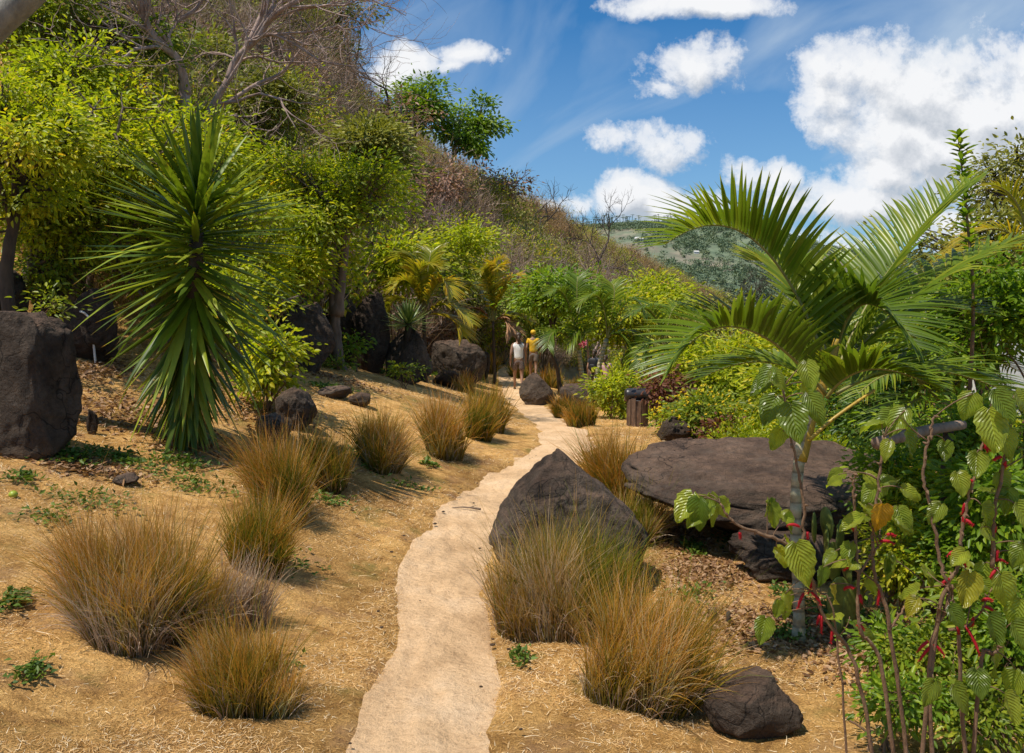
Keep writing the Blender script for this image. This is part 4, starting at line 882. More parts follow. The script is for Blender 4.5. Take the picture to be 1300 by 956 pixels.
for i, (kd, mt) in enumerate(kinds):
    w, l = bush_mesh(kd, i); wm = w.mesh('twigs'); wm.materials.append(M['twig']); lm = None
    if l.n: lm = l.mesh('leaves'); lm.materials.append(M[mt])
    proto.append((wm, lm, w, l))
rng = RS(500); cnt = 0; spots = []
while cnt < 230:
    t = rng.uniform(-.5, .2); Fy = np.interp(t, TT, TF); Cy = np.interp(t, TT, TC); q = rng.uniform(.0, .62) ** 1.1
    y = Fy + (Cy - Fy) * q + .5; x = t * y
    if any((x - a) ** 2 + (y - b) ** 2 < (.55 + .012 * y) ** 2 for a, b in spots): 
        if rng.rand() < .97: continue
    spots.append((x, y)); g = n2(x, y, .12, 2, 90)
    p_ = [.24, .18, .12, .13, .1, .15, .08] if g > .05 else [.08, .08, .08, .27, .28, .16, .05]
    k = rng.choice(7, p=p_); wm, lm, _, _ = proto[k]; sc = rng.uniform(.8, 1.5) * (1 + y / 150)
    o = thing('hillside_shrub', LAB[k], 'shrub', (x, y, gz(x, y) - .08), 'shrubs covering the dry hillside: ' + LAB[k].split(' on ')[0], rng.uniform(0, 6.28)); o.scale = (sc * rng.uniform(.85, 1.25), sc * rng.uniform(.85, 1.25), sc * rng.uniform(.8, 1.4))
    a = bpy.data.objects.new('twigs', wm); link(a, o)
    if lm: link(bpy.data.objects.new('leaves', lm), o)
    cnt += 1
# the rest of the slope reads as one mass: one object
def scrub_mass():
    rng = RS(510); mb = MB(); n = 2600; T_ = rng.uniform(-.6, .36, n); Fy = np.interp(T_, TT, TF); Cy = np.interp(T_, TT, TC); q = rng.uniform(.0, 1.12, n) ** .85
    y = Fy + (Cy - Fy) * q; x = T_ * y; z = terrain(x, y)
    g = n2(x, y, .1, 3, 90)
    near = np.clip(y / 45, .5, 2.2); sc = rng.uniform(.7, 1.35, n) * near ** .6
    # upright twigs
    m = 46; k = np.repeat(np.arange(n), m); nn = len(k); a = rng.uniform(0, 6.28, nn); qq = rng.rand(nn) ** .7
    D = np.stack([np.cos(a) * qq, np.sin(a) * qq, np.ones(nn)], -1) + rng.normal(0, .2, (nn, 3))
    B = np.stack([x, y, z], -1)[k] + rng.normal(0, .35, (nn, 3)) * [1, 1, 0] * sc[k][:, None]
    col = np.clip(rng.rand(nn) * .55 + np.where(g[k] < -.15, .25, 0) * (rng.rand(nn) < .5), 0, 1)
    ribbons(mb, B, D, rng.uniform(.6, 1.6, nn) * sc[k], .02 * near[k], rng.uniform(-.1, .2, nn), rng, 2, curl=.2, r0=col)
    m = 130; k = np.repeat(np.arange(n), m); nn = len(k)
    d3 = nrm(rng.normal(size=(nn, 3))); d3[:, 2] = np.abs(d3[:, 2]); lum = 1 + .4 * noise(d3 * 1.8 + k[:, None] * 3.3, 3)
    P = np.stack([x, y, z + .1], -1)[k] + d3 * (rng.uniform(.4, 1, nn) * lum * sc[k])[:, None] * [1.05, 1.05, 1.0]
    isg = (g + rng.normal(0, .3, n))[k] < .02
    col = np.where(isg, rng.uniform(.66, 1, nn), rng.uniform(0, .62, nn))
    leaves(mb, P, rng.normal(size=(nn, 3)), np.array([0, 0, .6]) + rng.normal(0, .6, (nn, 3)), rng.uniform(.06, .13, nn) * near[k], rng.uniform(.02, .07, nn) * near[k], rng, fine=False, r0=col)
    o = mb.build('dry_scrub', M['scrub']); tag(o, 'dense dry brown and olive scrub covering the hillside', 'scrub', kind='stuff')
scrub_mass()

# understory beyond the lawn on the right: leafy ground cover sloping away
def undergrowth():
    rng = RS(520); mb = MB(); n = 1500; y = np.exp(rng.uniform(math.log(11), math.log(150), n)); t = rng.uniform(.12, .8, n); x = t * y
    k_ = (x > xp(np.minimum(y, 30)) + 2.3) & ((y > 17) | (t > .26)); x, y = x[k_], y[k_]; n = len(x); z = terrain(x, y); sc = np.clip(y / 22, .6, 3.2) * rng.uniform(.6, 1.2, n)
    m = 330; k = np.repeat(np.arange(n), m); nn = len(k); d3 = nrm(rng.normal(size=(nn, 3))); d3[:, 2] = np.abs(d3[:, 2]); lum = 1 + .4 * noise(d3 * 1.8 + k[:, None] * 3.3, 4)
    P = np.stack([x, y, z], -1)[k] + d3 * (rng.uniform(.5, 1, nn) * lum * sc[k])[:, None] * [.8, .8, .75]
    r0 = np.clip(rng.rand(nn) * .5 + rng.rand(n)[k] * .5, 0, 1)
    leaves(mb, P, d3 + rng.normal(0, .6, (nn, 3)), np.array([0, 0, .8]) + rng.normal(0, .5, (nn, 3)), .085 * np.clip(sc[k], .8, 3), .045 * np.clip(sc[k], .8, 3), rng, fine=False, r0=r0)
    o = mb.build('undergrowth', M['yel']); tag(o, 'mixed leafy undergrowth falling away to the valley on the right', 'undergrowth', kind='stuff')
undergrowth()

# far hill woods
def far_woods():
    rng = RS(530); n = 16000; y = rng.uniform(300, 850, n); t = rng.uniform(-.1, .75, n); x = t * y; z = terrain(x, y)
    f = n2(x, y, .012, 4, 95) + .35 * (y > 700); k_ = f + rng.normal(0, .3, n) > -.3; x, y, z = x[k_], y[k_], z[k_]; n = len(x)
    r = rng.uniform(1.6, 4.2, n); m = 26; k = np.repeat(np.arange(n), m); nn = len(k); d3 = nrm(rng.normal(size=(nn, 3))); d3[:, 2] = np.abs(d3[:, 2])
    P = np.stack([x, y, z + r * .3], -1)[k] + d3 * r[k][:, None] * [1, 1, .9] * rng.uniform(.5, 1, (nn, 1))
    mb = MB(); r0 = np.clip(rng.rand(nn) * .3 + rng.rand(n)[k] * .7, 0, 1)
    leaves(mb, P, rng.normal(size=(nn, 3)), np.array([0, 0, .8]) + rng.normal(0, .5, (nn, 3)), 1.4, 1.0, rng, fine=False, r0=r0)
    mt = foliage('haze_tinted_leaves', [(0, (.12, .17, .11)), (.6, (.17, .22, .13)), (1, (.26, .28, .16))], .15, .9, .05, clump=0)  # distance haze is mixed into these leaf colours
    o = mb.build('distant_woods', mt); tag(o, 'hazy scattered woods on the distant hill', 'woods', kind='stuff')
    # coconut palms along the far ridge
    mb = MB(); n = 170; x = rng.uniform(.05, .36, n) * 800; y = rng.uniform(700, 850, n); z = terrain(x, y)
    for i in range(n):
        h = rng.uniform(6, 11); tp = np.array([x[i] + rng.normal(0, .8), y[i], z[i] + h]); tube(mb, [[x[i], y[i], z[i]], tp], .25, 3)
        a = rng.uniform(0, 6.28, 9); ribbons(mb, np.tile(tp, (9, 1)), np.stack([np.cos(a), np.sin(a), np.full(9, .5)], -1), 3.4, 1.1, .55, rng, 3, side=nrm(np.stack([-np.sin(a), np.cos(a), np.zeros(9)], -1)))
    o = mb.build('distant_palms', mt); tag(o, 'tiny coconut palms along the distant ridge', 'palms', kind='stuff')
far_woods()
def house(px, py, w, label):
    p = ground(px, py); p = np.array([p[0], p[1], gz(p[0], p[1])]); s = p[1] / FPX; W = w * s; t = thing('house', label, 'house', p, 'tiny houses on the distant hill')
    bm = bmesh.new(); bmesh.ops.create_cube(bm, size=1); 
    for v in bm.verts: v.co = (v.co.x * W, v.co.y * W * .7, (v.co.z + .4) * W * .4)
    me = bpy.data.meshes.new('wall'); bm.to_mesh(me); bm.free(); mesh_obj('wall', me, M['housew'], t)
    mb = MB(); e = W * .56; h = W * .36; hr = W * .62
    mb.add([[-e, -e * .75, h], [e, -e * .75, h], [e, e * .75, h], [-e, e * .75, h], [-e * .9, 0, hr], [e * .9, 0, hr]], [[0, 1, 5, 4], [2, 3, 4, 5]], [[1, 2, 5], [3, 0, 4]]); mb.build('roof', M['houser'], t, smooth=False)
    for k in (-.28, .02, .3):
        mb = MB(); a = W * .07; yy = -W * .355; mb.add([[k * W - a, yy, .12 * W], [k * W + a, yy, .12 * W], [k * W + a, yy, .28 * W], [k * W - a, yy, .28 * W]], [[0, 1, 2, 3]]); mb.build('window', M['barkd'], t, smooth=False)
M['housew'] = plain('pale_wall', (.75, .72, .68), .8, .08); M['houser'] = plain('grey_roof', (.55, .53, .50), .6, .1)
house(811, 307, 10, 'tiny pale house on the distant hillside left of the palm')
house(884, 322, 6, 'smaller pale house lower on the distant hillside')

# ------------------------------------------------------------------ yucca
def yucca():
    d = 8.3; b = ground(233, 566); d = b[1]; t = thing('yucca', 'tall dark green yucca with long sword leaves and drooping skirt on the left lawn', 'yucca', b); rng = RS(90); s = d / FPX
    top = at(252, 245, d) - b; w = MB(); P = catm([[0, 0, -.1], at(238, 470, d) - b, at(248, 340, d) - b, top], 10); P = P + rng.normal(0, .006, P.shape); tube(w, P, np.linspace(.10, .055, len(P)), 12); w.build('trunk', M['barkd'], t)
    l = MB(); n = 470; f = np.sort(rng.rand(n) ** .85) * .94 + .06; idx = f * (len(P) - 1); i0 = np.minimum(idx.astype(int), len(P) - 2); B = P[i0] + (P[i0 + 1] - P[i0]) * (idx - i0)[:, None]
    a = np.arange(n) * 2.39996 + rng.normal(0, .1, n)
    # elevation of each leaf: top ones point up, the low ones hang
    el = np.interp(f, [0, .25, .45, .6, .74, .88, .96, 1], [-84, -74, -56, -30, -2, 26, 58, 86]) + rng.normal(0, 7, n); el = np.radians(el)
    D = np.stack([np.cos(a) * np.cos(el), np.sin(a) * np.cos(el), np.sin(el)], -1)
    L = np.interp(f, [0, .2, .45, .65, .85, 1], [.42, .62, .88, 1.08, 1.12, .9]) * rng.uniform(.82, 1.1, n)
    sd = nrm(np.cross(D, [0, 0, 1.]) + rng.normal(0, .12, (n, 3)))
    ribbons(l, B + D * .04, D, L * s / .0079, .072 * rng.uniform(.8, 1.15, n), np.where(rng.rand(n) < .13, rng.uniform(.25, .6, n), rng.uniform(.0, .12, n)), rng, 7, curl=.03, fold=-.22, prof='yucca', side=sd)
    l.build('sword_leaves', M['yucca'], t)
    l = MB(); n = 170; f = rng.rand(n) * .34 + .02; idx = f * (len(P) - 1); B = P[idx.astype(int)]; a = rng.uniform(0, 6.28, n); D = np.stack([np.cos(a) * .25, np.sin(a) * .25, -np.ones(n)], -1)
    ribbons(l, B + D * .05, D, rng.uniform(.35, .75, n), .038, 0., rng, 5, prof='yucca', curl=.15); l.build('dead_leaves', M['litter'], t)
yucca()
def rosette(label, px, py, d, r, seed, mat='agave', n=90, name='spiky_rosette'):
    p = at(px, py, d); t = thing(name, label, 'plant', (p[0], p[1], p[2]), 'spiky plants'); rng = RS(seed); mb = MB(); a = np.arange(n) * 2.4; el = np.radians(np.linspace(-15, 85, n)) + rng.normal(0, .08, n)
    D = np.stack([np.cos(a) * np.cos(el), np.sin(a) * np.cos(el), np.sin(el)], -1); s = r * d / FPX
    ribbons(mb, D * .04, D, s * rng.uniform(.85, 1.1, n), s * .085, rng.uniform(0, .08, n), rng, 5, fold=-.2, prof='yucca', side=nrm(np.cross(D, [0, 0, 1.]) + 1e-3)); mb.build('leaves', M[mat], t)
    mb = MB(); tube(mb, [[0, 0, -.5], [0, 0, .05]], [.09, .07], 8); mb.build('stem', M['barkd'], t)
rosette('spiky green rosette plant on the rocks right of the pillar', 518, 412, 18.4, 34, 3)
rosette('small strappy plant on the boulder top left of the straight trunk', 385, 378, 16.5, 24, 4, n=36)
# ------------------------------------------------------------------ palms
def frond(par, base, mid, tip, LL, mat='palm', n=46, seed=0, wl=.03, lift=.5, droop=.35, rach=.014, tipdroop=.0, sweep=.9, b=np.zeros(3), upv=(0, 0, 1.), name='frond'):
    rng = RS(seed + 8000); P = bez(base, mid, tip, 40); T = nrm(np.gradient(P, axis=0)); up = np.array(upv, float)
    Sd = nrm(np.cross(T, up)); Nn = np.cross(Sd, T); mb = MB()
    f = np.linspace(.10, .995, n); l = LL * np.interp(f, [0, .12, .35, .7, .9, 1], [.45, .8, 1, .85, .55, .3])
    r_all = rng.rand()
    for sgn in (-1, 1):
        idx = np.clip(f * 39 + rng.normal(0, .15, n), 0, 38.99); i0 = idx.astype(int); w_ = (idx - i0)[:, None]
        B = P[i0] * (1 - w_) + P[i0 + 1] * w_; t_ = T[i0]; s_ = Sd[i0] * sgn; nn = Nn[i0]
        D = s_ * 1. + t_ * (sweep * np.interp(f, [0, 1], [.7, 1.5]))[:, None] + nn * lift + rng.normal(0, .05, (n, 3))
        ribbons(mb, B, D, l * rng.uniform(.9, 1.08, n), wl * np.interp(f, [0, .3, 1], [.8, 1, .6]), droop * rng.uniform(.6, 1.4, n), rng, 6, fold=.28, prof='leaflet', side=nrm(np.cross(nn, D)), r0=np.clip(r_all * .5 + rng.rand(n) * .5, 0, 1))
    o = mb.build(name, M[mat], par)
    mb = MB(); tube(mb, P, np.linspace(rach, rach * .25, len(P)), 6, (.9, 0, 0)); mb.build('rachis', M['rachis'], o)
    return o
M['rachis'] = plain('yellow_green_rachis', (.22, .20, .05), .5, .2)
M['crownshaft'] = plain('orange_green_leaf_base', (.42, .27, .03), .45, .35, 9)
def main_palm():
    d = 5.35; b = ground(1014, 815); d = b[1]; t = thing('palm', 'slim young palm with big arching fronds in front of the flat topped boulder', 'palm', b, 'palms')
    A = lambda x, y, dd=0: at(x, y, d + dd) - b
    w = MB(); P = catm([[0, 0, -.06], A(1014, 760), A(1010, 650), A(1018, 560), A(1032, 520)], 12); rr = np.interp(np.linspace(0, 1, len(P)), [0, .05, .15, 1], [.062, .048, .036, .033]); tube(w, P, rr, 14); w.build('trunk', M['ptrunk'], t)
    w = MB(); tube(w, catm([A(1016, 585), A(1032, 525), A(1052, 470), A(1062, 430)], 8), np.linspace(.04, .018, 25), 10); tube(w, catm([A(1026, 560, -.1), A(1060, 530, -.1), A(1110, 495, -.05)], 6), np.linspace(.012, .009, 13), 6); w.build('leaf_bases', M['crownshaft'], t)
    fr = [ # base, control, tip (px, px, extra distance), leaflet length
     ((1052, 470, 0), (965, 220, .0), (845, 310, -.25), .62, .6, .16, 54),
     ((1048, 500, -.1), (925, 345, -.35), (848, 470, -.6), .50, .55, .2, 54),
     ((1058, 470, .1), (1080, 320, .0), (1165, 440, -.5), .56, .5, .22, 52),
     ((1050, 505, -.15), (1090, 440, -.4), (1185, 490, -.6), .42, .5, .25, 44),
     ((1060, 480, .2), (1110, 330, .5), (1235, 235, .8), .60, .6, .2, 50),
     ((1062, 480, .2), (1170, 330, .5), (1330, 300, .5), .55, .4, .35, 50),
     ((1056, 470, .2), (1020, 330, .8), (950, 330, 1.5), .50, .5, .2, 46),
     ((1062, 500, .1), (1170, 430, .2), (1320, 520, .2), .5, .4, .35, 48),
     ((1048, 500, .1), (985, 430, .5), (890, 480, .9), .45, .4, .3, 44),
     ((1062, 470, .3), (1140, 360, .9), (1250, 400, 1.3), .5, .4, .3, 44),
    ]
    for i, (a, c, e, LL, lift, dr, n) in enumerate(fr): frond(t, A(*a), A(*c), A(*e), LL, 'palm', n, i, .042, lift * 1.5, dr, .012)
main_palm()
def small_palm(label, basepx, d, crownpx, frs, LL, mat, seed, trunk_r=.06, pts=None, group='palms', lift=.35, droop=.35, wl=.05, bd=None):
    b = gat(basepx, d); t = thing('palm', label, 'palm', b, group); A = lambda x, y, dd=0: at(x, y, d + dd) - b
    w = MB(); P = catm([[0, 0, -.05]] + [A(*p) for p in (pts or [])] + [A(*crownpx)], 8); tube(w, P, np.linspace(trunk_r, trunk_r * .7, len(P)), 10); w.build('trunk', M['barkd' if mat == 'palmyel' else 'ptrunk'], t)
    for i, f in enumerate(frs):
        m = f[4] if len(f) > 4 else mat; frond(t, A(*crownpx), A(f[0], f[1], f[4] if False else 0), A(f[2], f[3], (RS(seed + i).rand() - .5) * 1.2), LL, m, 30, seed * 20 + i, wl, lift, droop, .02)
    return t
small_palm('yellow green palm with an orange drooping frond left of the mossy boulder', 540, 20.5, (538, 400), [(520, 335, 500, 365), (530, 320, 520, 325), (560, 330, 575, 375), (545, 310, 550, 318), (570, 370, 600, 410, 'palmyel'), (500, 360, 488, 400), (580, 395, 588, 425, 'palmyel'), (515, 320, 560, 340), (540, 300, 500, 330)], .75, 'palmyel', 5, wl=.07)
small_palm('yellow green palm with upright fronds and brown hanging frond beside the white shirt walker', 628, 27, (626, 408), [(600, 345, 592, 368), (615, 330, 608, 345), (640, 340, 665, 352), (630, 325, 632, 340), (650, 390, 672, 408, 'palmyel'), (600, 380, 582, 400, 'palmdead'), (645, 395, 650, 425, 'palmdead'), (610, 395, 600, 420), (620, 320, 640, 330), (650, 330, 660, 380)], .8, 'palmyel', 6, wl=.08)
small_palm('left palm of the twin ringed trunks with broad dark fronds', 741, 22.5, (735, 445), [(722, 350, 698, 372), (730, 340, 735, 352), (700, 400, 695, 440), (765, 360, 790, 390), (745, 395, 720, 440)], .75, 'palm', 7, .085, [(739, 480)], droop=.4, wl=.06)
small_palm('right palm of the twin ringed trunks leaning to the right', 752, 22.2, (770, 430), [(790, 345, 770, 362), (800, 350, 822, 400), (820, 400, 800, 460), (770, 350, 735, 385), (790, 410, 812, 465), (820, 370, 850, 395)], .8, 'palm', 8, .085, [(757, 480)], droop=.45, wl=.06)
small_palm('dark green palm half hidden between the yellow bushes left of the big palm', 850, 21, (845, 440), [(830, 370, 800, 400), (850, 360, 880, 400), (870, 400, 890, 450), (820, 420, 810, 470)], .7, 'palm', 9, .06)
small_palm('pale fronded palm at the right edge with sagging leaves', 1310, 8.4, (1310, 330), [(1270, 250, 1195, 330), (1260, 280, 1180, 350), (1330, 230, 1380, 280), (1280, 330, 1215, 400), (1300, 240, 1260, 235)], .5, 'palmyel', 10, .05, wl=.028)
small_palm('palm with brown tipped fronds behind the brown pole', 1200, 7.6, (1200, 520), [(1150, 440, 1090, 500), (1180, 420, 1120, 400), (1230, 430, 1290, 470), (1260, 480, 1320, 540), (1210, 400, 1230, 380), (1160, 480, 1120, 560)], .5, 'palm', 11, .05, wl=.03)
small_palm('young coconut palm with a yellowed hanging frond among the left trees', 98, 12.8, (105, 235), [(110, 90, 112, 160), (130, 150, 128, 190), (70, 150, 60, 220), (125, 200, 150, 260), (90, 170, 78, 180)], .55, 'palmyel', 12, .13, [(98, 320), (102, 280)])

# ------------------------------------------------------------------ foreground catkin shrubs
def big_leaf(mb, p, dr, nrmv, L, W, rng, curl=.25, r=None):
    """serrated heart shaped leaf, 10 rows x 9 columns"""
    n, m = 11, 9; s = np.linspace(0, 1, n); u = np.linspace(-1, 1, m)
    prof = np.interp(s, [0, .04, .15, .3, .45, .65, .85, .95, 1], [.25, .62, .92, 1, .95, .72, .36, .15, .0]) * W / 2
    prof = prof * (1 + .05 * ((np.arange(n) % 2) * 2 - 1))
    dr = nrm(np.array(dr, float)); nv = nrm(np.array(nrmv) - dr * np.dot(nrmv, dr)); sd = np.cross(dr, nv)
    S_, U = np.meshgrid(s, u, indexing='ij'); ab = np.abs(U)
    x = S_ * L - .10 * L * ab * (1 - S_) ** 2; y = U * prof[:, None]
    ph = rng.uniform(0, 6)
    tw = rng.normal(0, .25); z = W * rng.uniform(.12, .38) * ab - curl * L * S_ ** 2 + .035 * L * np.sin(S_ * 24 + ab * 2 + ph) * ab + tw * U * W * S_ * .6 - .12 * W * ab ** 3
    V = np.array(p) + x[..., None] * dr + y[..., None] * sd + z[..., None] * nv
    i = np.arange(n - 1)[:, None] * m; j = np.arange(m - 1)[None]; Q = np.stack([i + j, i + j + 1, i + m + j + 1, i + m + j], -1).reshape(-1, 4)
    A = np.stack([np.full_like(S_, rng.rand() if r is None else r), S_, ab], -1); mb.add(V.reshape(-1, 3), Q, None, A.reshape(-1, 3))
def catkin(par, p, L, rng, dr=(0, 0, -1)):
    mb = MB(); n = 9; P = [np.array(p, float)]; v = nrm(np.array(dr, float) + rng.normal(0, .35, 3))
    for i in range(n - 1): v = nrm(v + [0, 0, -.12]); P.append(P[-1] + v * L / n)
    P = np.array(P); R0 = np.interp(np.linspace(0, 1, n), [0, .15, .7, 1], [.003, .0062, .0055, .002]); k = 8
    tube(mb, P, R0, k, (.4, 0, 0)); m = 90; q = rng.randint(0, n, m); D = rng.normal(size=(m, 3)) + [0, 0, -.3]
    ribbons(mb, P[q], D, .011, .0022, .1, rng, 2); mb.build('catkin', M['red'], par)
def catkin_plant(label, stems, leaves_, cats, d, seed, extra=None):
    rng = RS(seed + 40); bx = stems[0][0]; b = at(bx[0], bx[1], d); b[2] = gz(b[0], b[1]); t = thing('catkin_shrub', label, 'shrub', b, 'shrubs with hanging red catkins')
    A = lambda x, y, dd=0: at(x, y, d + dd) - b
    w = MB(); SP = []
    for st in stems:
        r0 = .0085 if len(st) > 3 else .0055; P = np.array([A(*q) for q in st])
        if st[0][1] > 840: P[0][2] = gz(*(P[0][:2] + b[:2])) - b[2] - .02
        P = catm(P, 8); P = P + rng.normal(0, .0025, P.shape); tube(w, P, np.linspace(r0, r0 * .5, len(P)), 7); SP.append(P)
        for q in range(2, len(P), 3): tube(w, [P[q], P[q] + nrm(rng.normal(size=3)) * .018], [r0 * .8, .002], 5)
    SPa = np.concatenate(SP); l = MB()
    for lf in leaves_:
        x, y, L, ang = lf[:4]; mt = lf[4] if len(lf) > 4 else None; p = A(x, y, rng.uniform(-.06, .06)); th = math.radians(ang); s = L * d / FPX * rng.uniform(.78, .98)
        dr = np.array([math.cos(th), rng.uniform(-.45, .1), math.sin(th)]); nv = np.array([rng.uniform(-.5, .3), -.75, .75]) + rng.normal(0, .15, 3)
        q = SPa[np.argmin(np.linalg.norm(SPa - p, axis=1))]; tube(w, bez(q, (p + q) / 2 + [0, 0, .02], p, 5), .0022, 4)
        if mt: m2 = MB(); big_leaf(m2, p, dr, nv, s, s * .74, rng); o = m2.build('leaf', M[mt], t); o['label'] = 'orange leaf' if mt == 'orleaf' else 'yellowing leaf'
        else: big_leaf(l, p, dr, nv, s, s * rng.uniform(.66, .82), rng, rng.uniform(.1, .4))
    for k_ in range(3 if seed == 1 else 6):
        st = SP[rng.randint(len(SP))]; q = st[rng.randint(len(st) // 4, len(st))]; dv = nrm(rng.normal(size=3) * [1, .6, .3] + [0, 0, .7]); e_ = q + dv * rng.uniform(.08, .2); tube(w, bez(q, (q + e_) / 2 + rng.normal(0, .015, 3), e_, 6), np.linspace(.003, .0015, 6), 4)
        for j_ in range(rng.randint(1, 4)):
            big_leaf(l, e_ + rng.normal(0, .012, 3), rng.normal(size=3) * [1, .6, .5] - [0, 0, .5], np.array([rng.normal() * .3, -.6, .8]), rng.uniform(.05, .11), rng.uniform(.04, .07), rng, .3)
    w.build('stems', M['stem'], t)
    if l.n: l.build('leaves', M['bigleaf'], t)
    for c in cats:
        cp = A(c[0], c[1]); cq = SPa[np.argmin(np.linalg.norm(SPa - cp, axis=1))]; cp = cq + (cp - cq) * .2; catkin(t, cp, c[2] * d / FPX, rng, c[3] if len(c) > 3 else (0, 0, -1))
    return t
def ring(cx, cy, n, L, rng, spread=18, a0=-150, a1=-30): return [(cx + rng.uniform(-spread, spread), cy + rng.uniform(-spread, spread * .6), L * rng.uniform(.7, 1.15), rng.uniform(a0, a1)) for _ in range(n)]
rg = RS(9)
catkin_plant('tall catkin shrub in front of the palm trunk with leaf cluster beside the trunk top', [[(1125, 905), (1085, 845), (1045, 780), (1022, 700), (1020, 640), (1012, 590), (1000, 540), (995, 495)], [(1022, 700), (975, 680), (935, 665), (915, 640)], [(1085, 845), (1060, 790), (1035, 745)]],
  ring(1000, 484, 5, 42, rg, 26) + [(985, 505, 50, -120), (1005, 515, 52, -85), (1025, 500, 48, -60), (990, 545, 36, -110)] + ring(890, 632, 2, 46, rg, 8) + [(880, 628, 48, -125), (900, 628, 52, -75), (912, 634, 44, -55)] + ring(985, 690, 2, 34, rg, 10) + ring(985, 765, 4, 28, rg, 16) + [(972, 785, 44, -110), (1010, 690, 60, -75)],
  [(1000, 668, 18, (-1, 0, .2)), (1032, 715, 20), (1030, 740, 24), (968, 760, 24, (-1, 0, -.6)), (1010, 752, 22, (1, 0, -.2)), (1036, 790, 26), (1052, 800, 20), (922, 700, 10), (1026, 785, 14), (1035, 672, 10)], 3.3, 1)
catkin_plant('catkin shrub in the middle with one orange leaf between green ones', [[(1150, 905), (1120, 850), (1092, 800), (1090, 740), (1086, 680), (1084, 620), (1084, 600)], [(1170, 900), (1130, 800), (1110, 730), (1108, 680), (1118, 590), (1122, 555)], [(1090, 730), (1110, 700), (1125, 680)], [(1130, 800), (1150, 770), (1175, 740)]],
  [(1070, 600, 30, -165), (1098, 602, 28, -30), (1120, 640, 46, -95, 'orleaf'), (1140, 645, 40, -70), (1080, 690, 40, -115), (1100, 640, 34, -60), (1135, 655, 38, -30), (1145, 620, 30, -20), (1118, 612, 30, 10), (1060, 700, 30, -130), (1045, 720, 30, -100), (1055, 742, 28, -70, 'yelleaf'),
   (1120, 610, 42, -140), (1150, 520, 46, -120), (1135, 525, 44, -150), (1118, 535, 40, -170), (1150, 545, 50, -70), (1130, 560, 34, -110), (1100, 735, 26, -60)],
  [(1085, 668, 10), (1125, 672, 12, (1, 0, .5)), (1118, 688, 18, (1, 0, .6)), (1088, 752, 14), (1095, 755, 10, (1, 0, -.5)), (1115, 748, 24), (1060, 722, 14, (-1, 0, 0)), (1094, 790, 14), (1128, 560, 16), (1080, 795, 12, (1, 0, 0)), (1060, 745, 16, (-1, 0, .3))], 3.1, 2)
catkin_plant('catkin shrub at the right with broad leaves and many red catkins', [[(1200, 910), (1180, 850), (1205, 760), (1195, 720), (1180, 640), (1172, 600), (1178, 560), (1185, 530)], [(1160, 900), (1190, 790), (1215, 720), (1222, 670), (1228, 640), (1240, 590), (1248, 560)], [(1235, 905), (1218, 820), (1212, 780), (1208, 740)], [(1230, 905), (1245, 850), (1262, 830), (1268, 815)], [(1205, 800), (1235, 790), (1260, 745)], [(1260, 720), (1262, 660), (1272, 600), (1276, 570)]],
  [(1235, 500, 46, -110), (1262, 498, 50, -60), (1255, 520, 56, -85), (1290, 500, 40, -40), (1275, 545, 40, -80), (1230, 728, 46, -105, 'yelleaf'), (1250, 715, 48, -90), (1270, 730, 62, -70), (1285, 700, 44, -40), (1295, 760, 50, -100), (1255, 780, 44, -70), (1285, 790, 52, -60), (1268, 600, 40, -60), (1240, 575, 34, -100),
   (1290, 640, 44, -60), (1300, 690, 44, -110), (1262, 820, 46, -80), (1215, 600, 34, -80), (1195, 640, 32, -120), (1245, 640, 38, -60), (1280, 620, 40, -100), (1225, 700, 34, -140), (1245, 670, 30, -30), (1205, 770, 34, -60), (1240, 850, 40, -90), (1275, 880, 50, -70), (1165, 760, 32, -120, 'yelleaf'), (1200, 560, 36, -100), (1270, 560, 44, -50), (1290, 850, 50, -100), (1185, 865, 40, -120), (1210, 870, 44, -60)],
  [(1222, 640, 16), (1222, 655, 12), (1228, 658, 12, (1, 0, .2)), (1258, 572, 14, (1, 0, 0)), (1252, 575, 12), (1272, 668, 12), (1240, 592, 8), (1238, 612, 12, (-1, 0, 0)), (1262, 712, 26, (1, 0, -.6)), (1215, 700, 20, (-1, 0, .5)), (1222, 705, 20, (1, 0, -1)), (1205, 735, 14, (-1, 0, 0)), (1232, 755, 14, (1, 0, .4)), (1228, 778, 14),
   (1225, 790, 44, (.6, 0, -1)), (1245, 768, 24, (1, 0, -.5)), (1190, 815, 34, (-.4, 0, -1)), (1175, 822, 28, (1, 0, -.8)), (1160, 815, 20, (-1, 0, 0)), (1298, 720, 20, (-1, 0, .2)), (1285, 700, 14), (1212, 790, 14), (1246, 545, 20, (.6, 0, -.8)), (1260, 580, 14, (-1, 0, -.3)), (1278, 585, 10)], 3.0, 3)
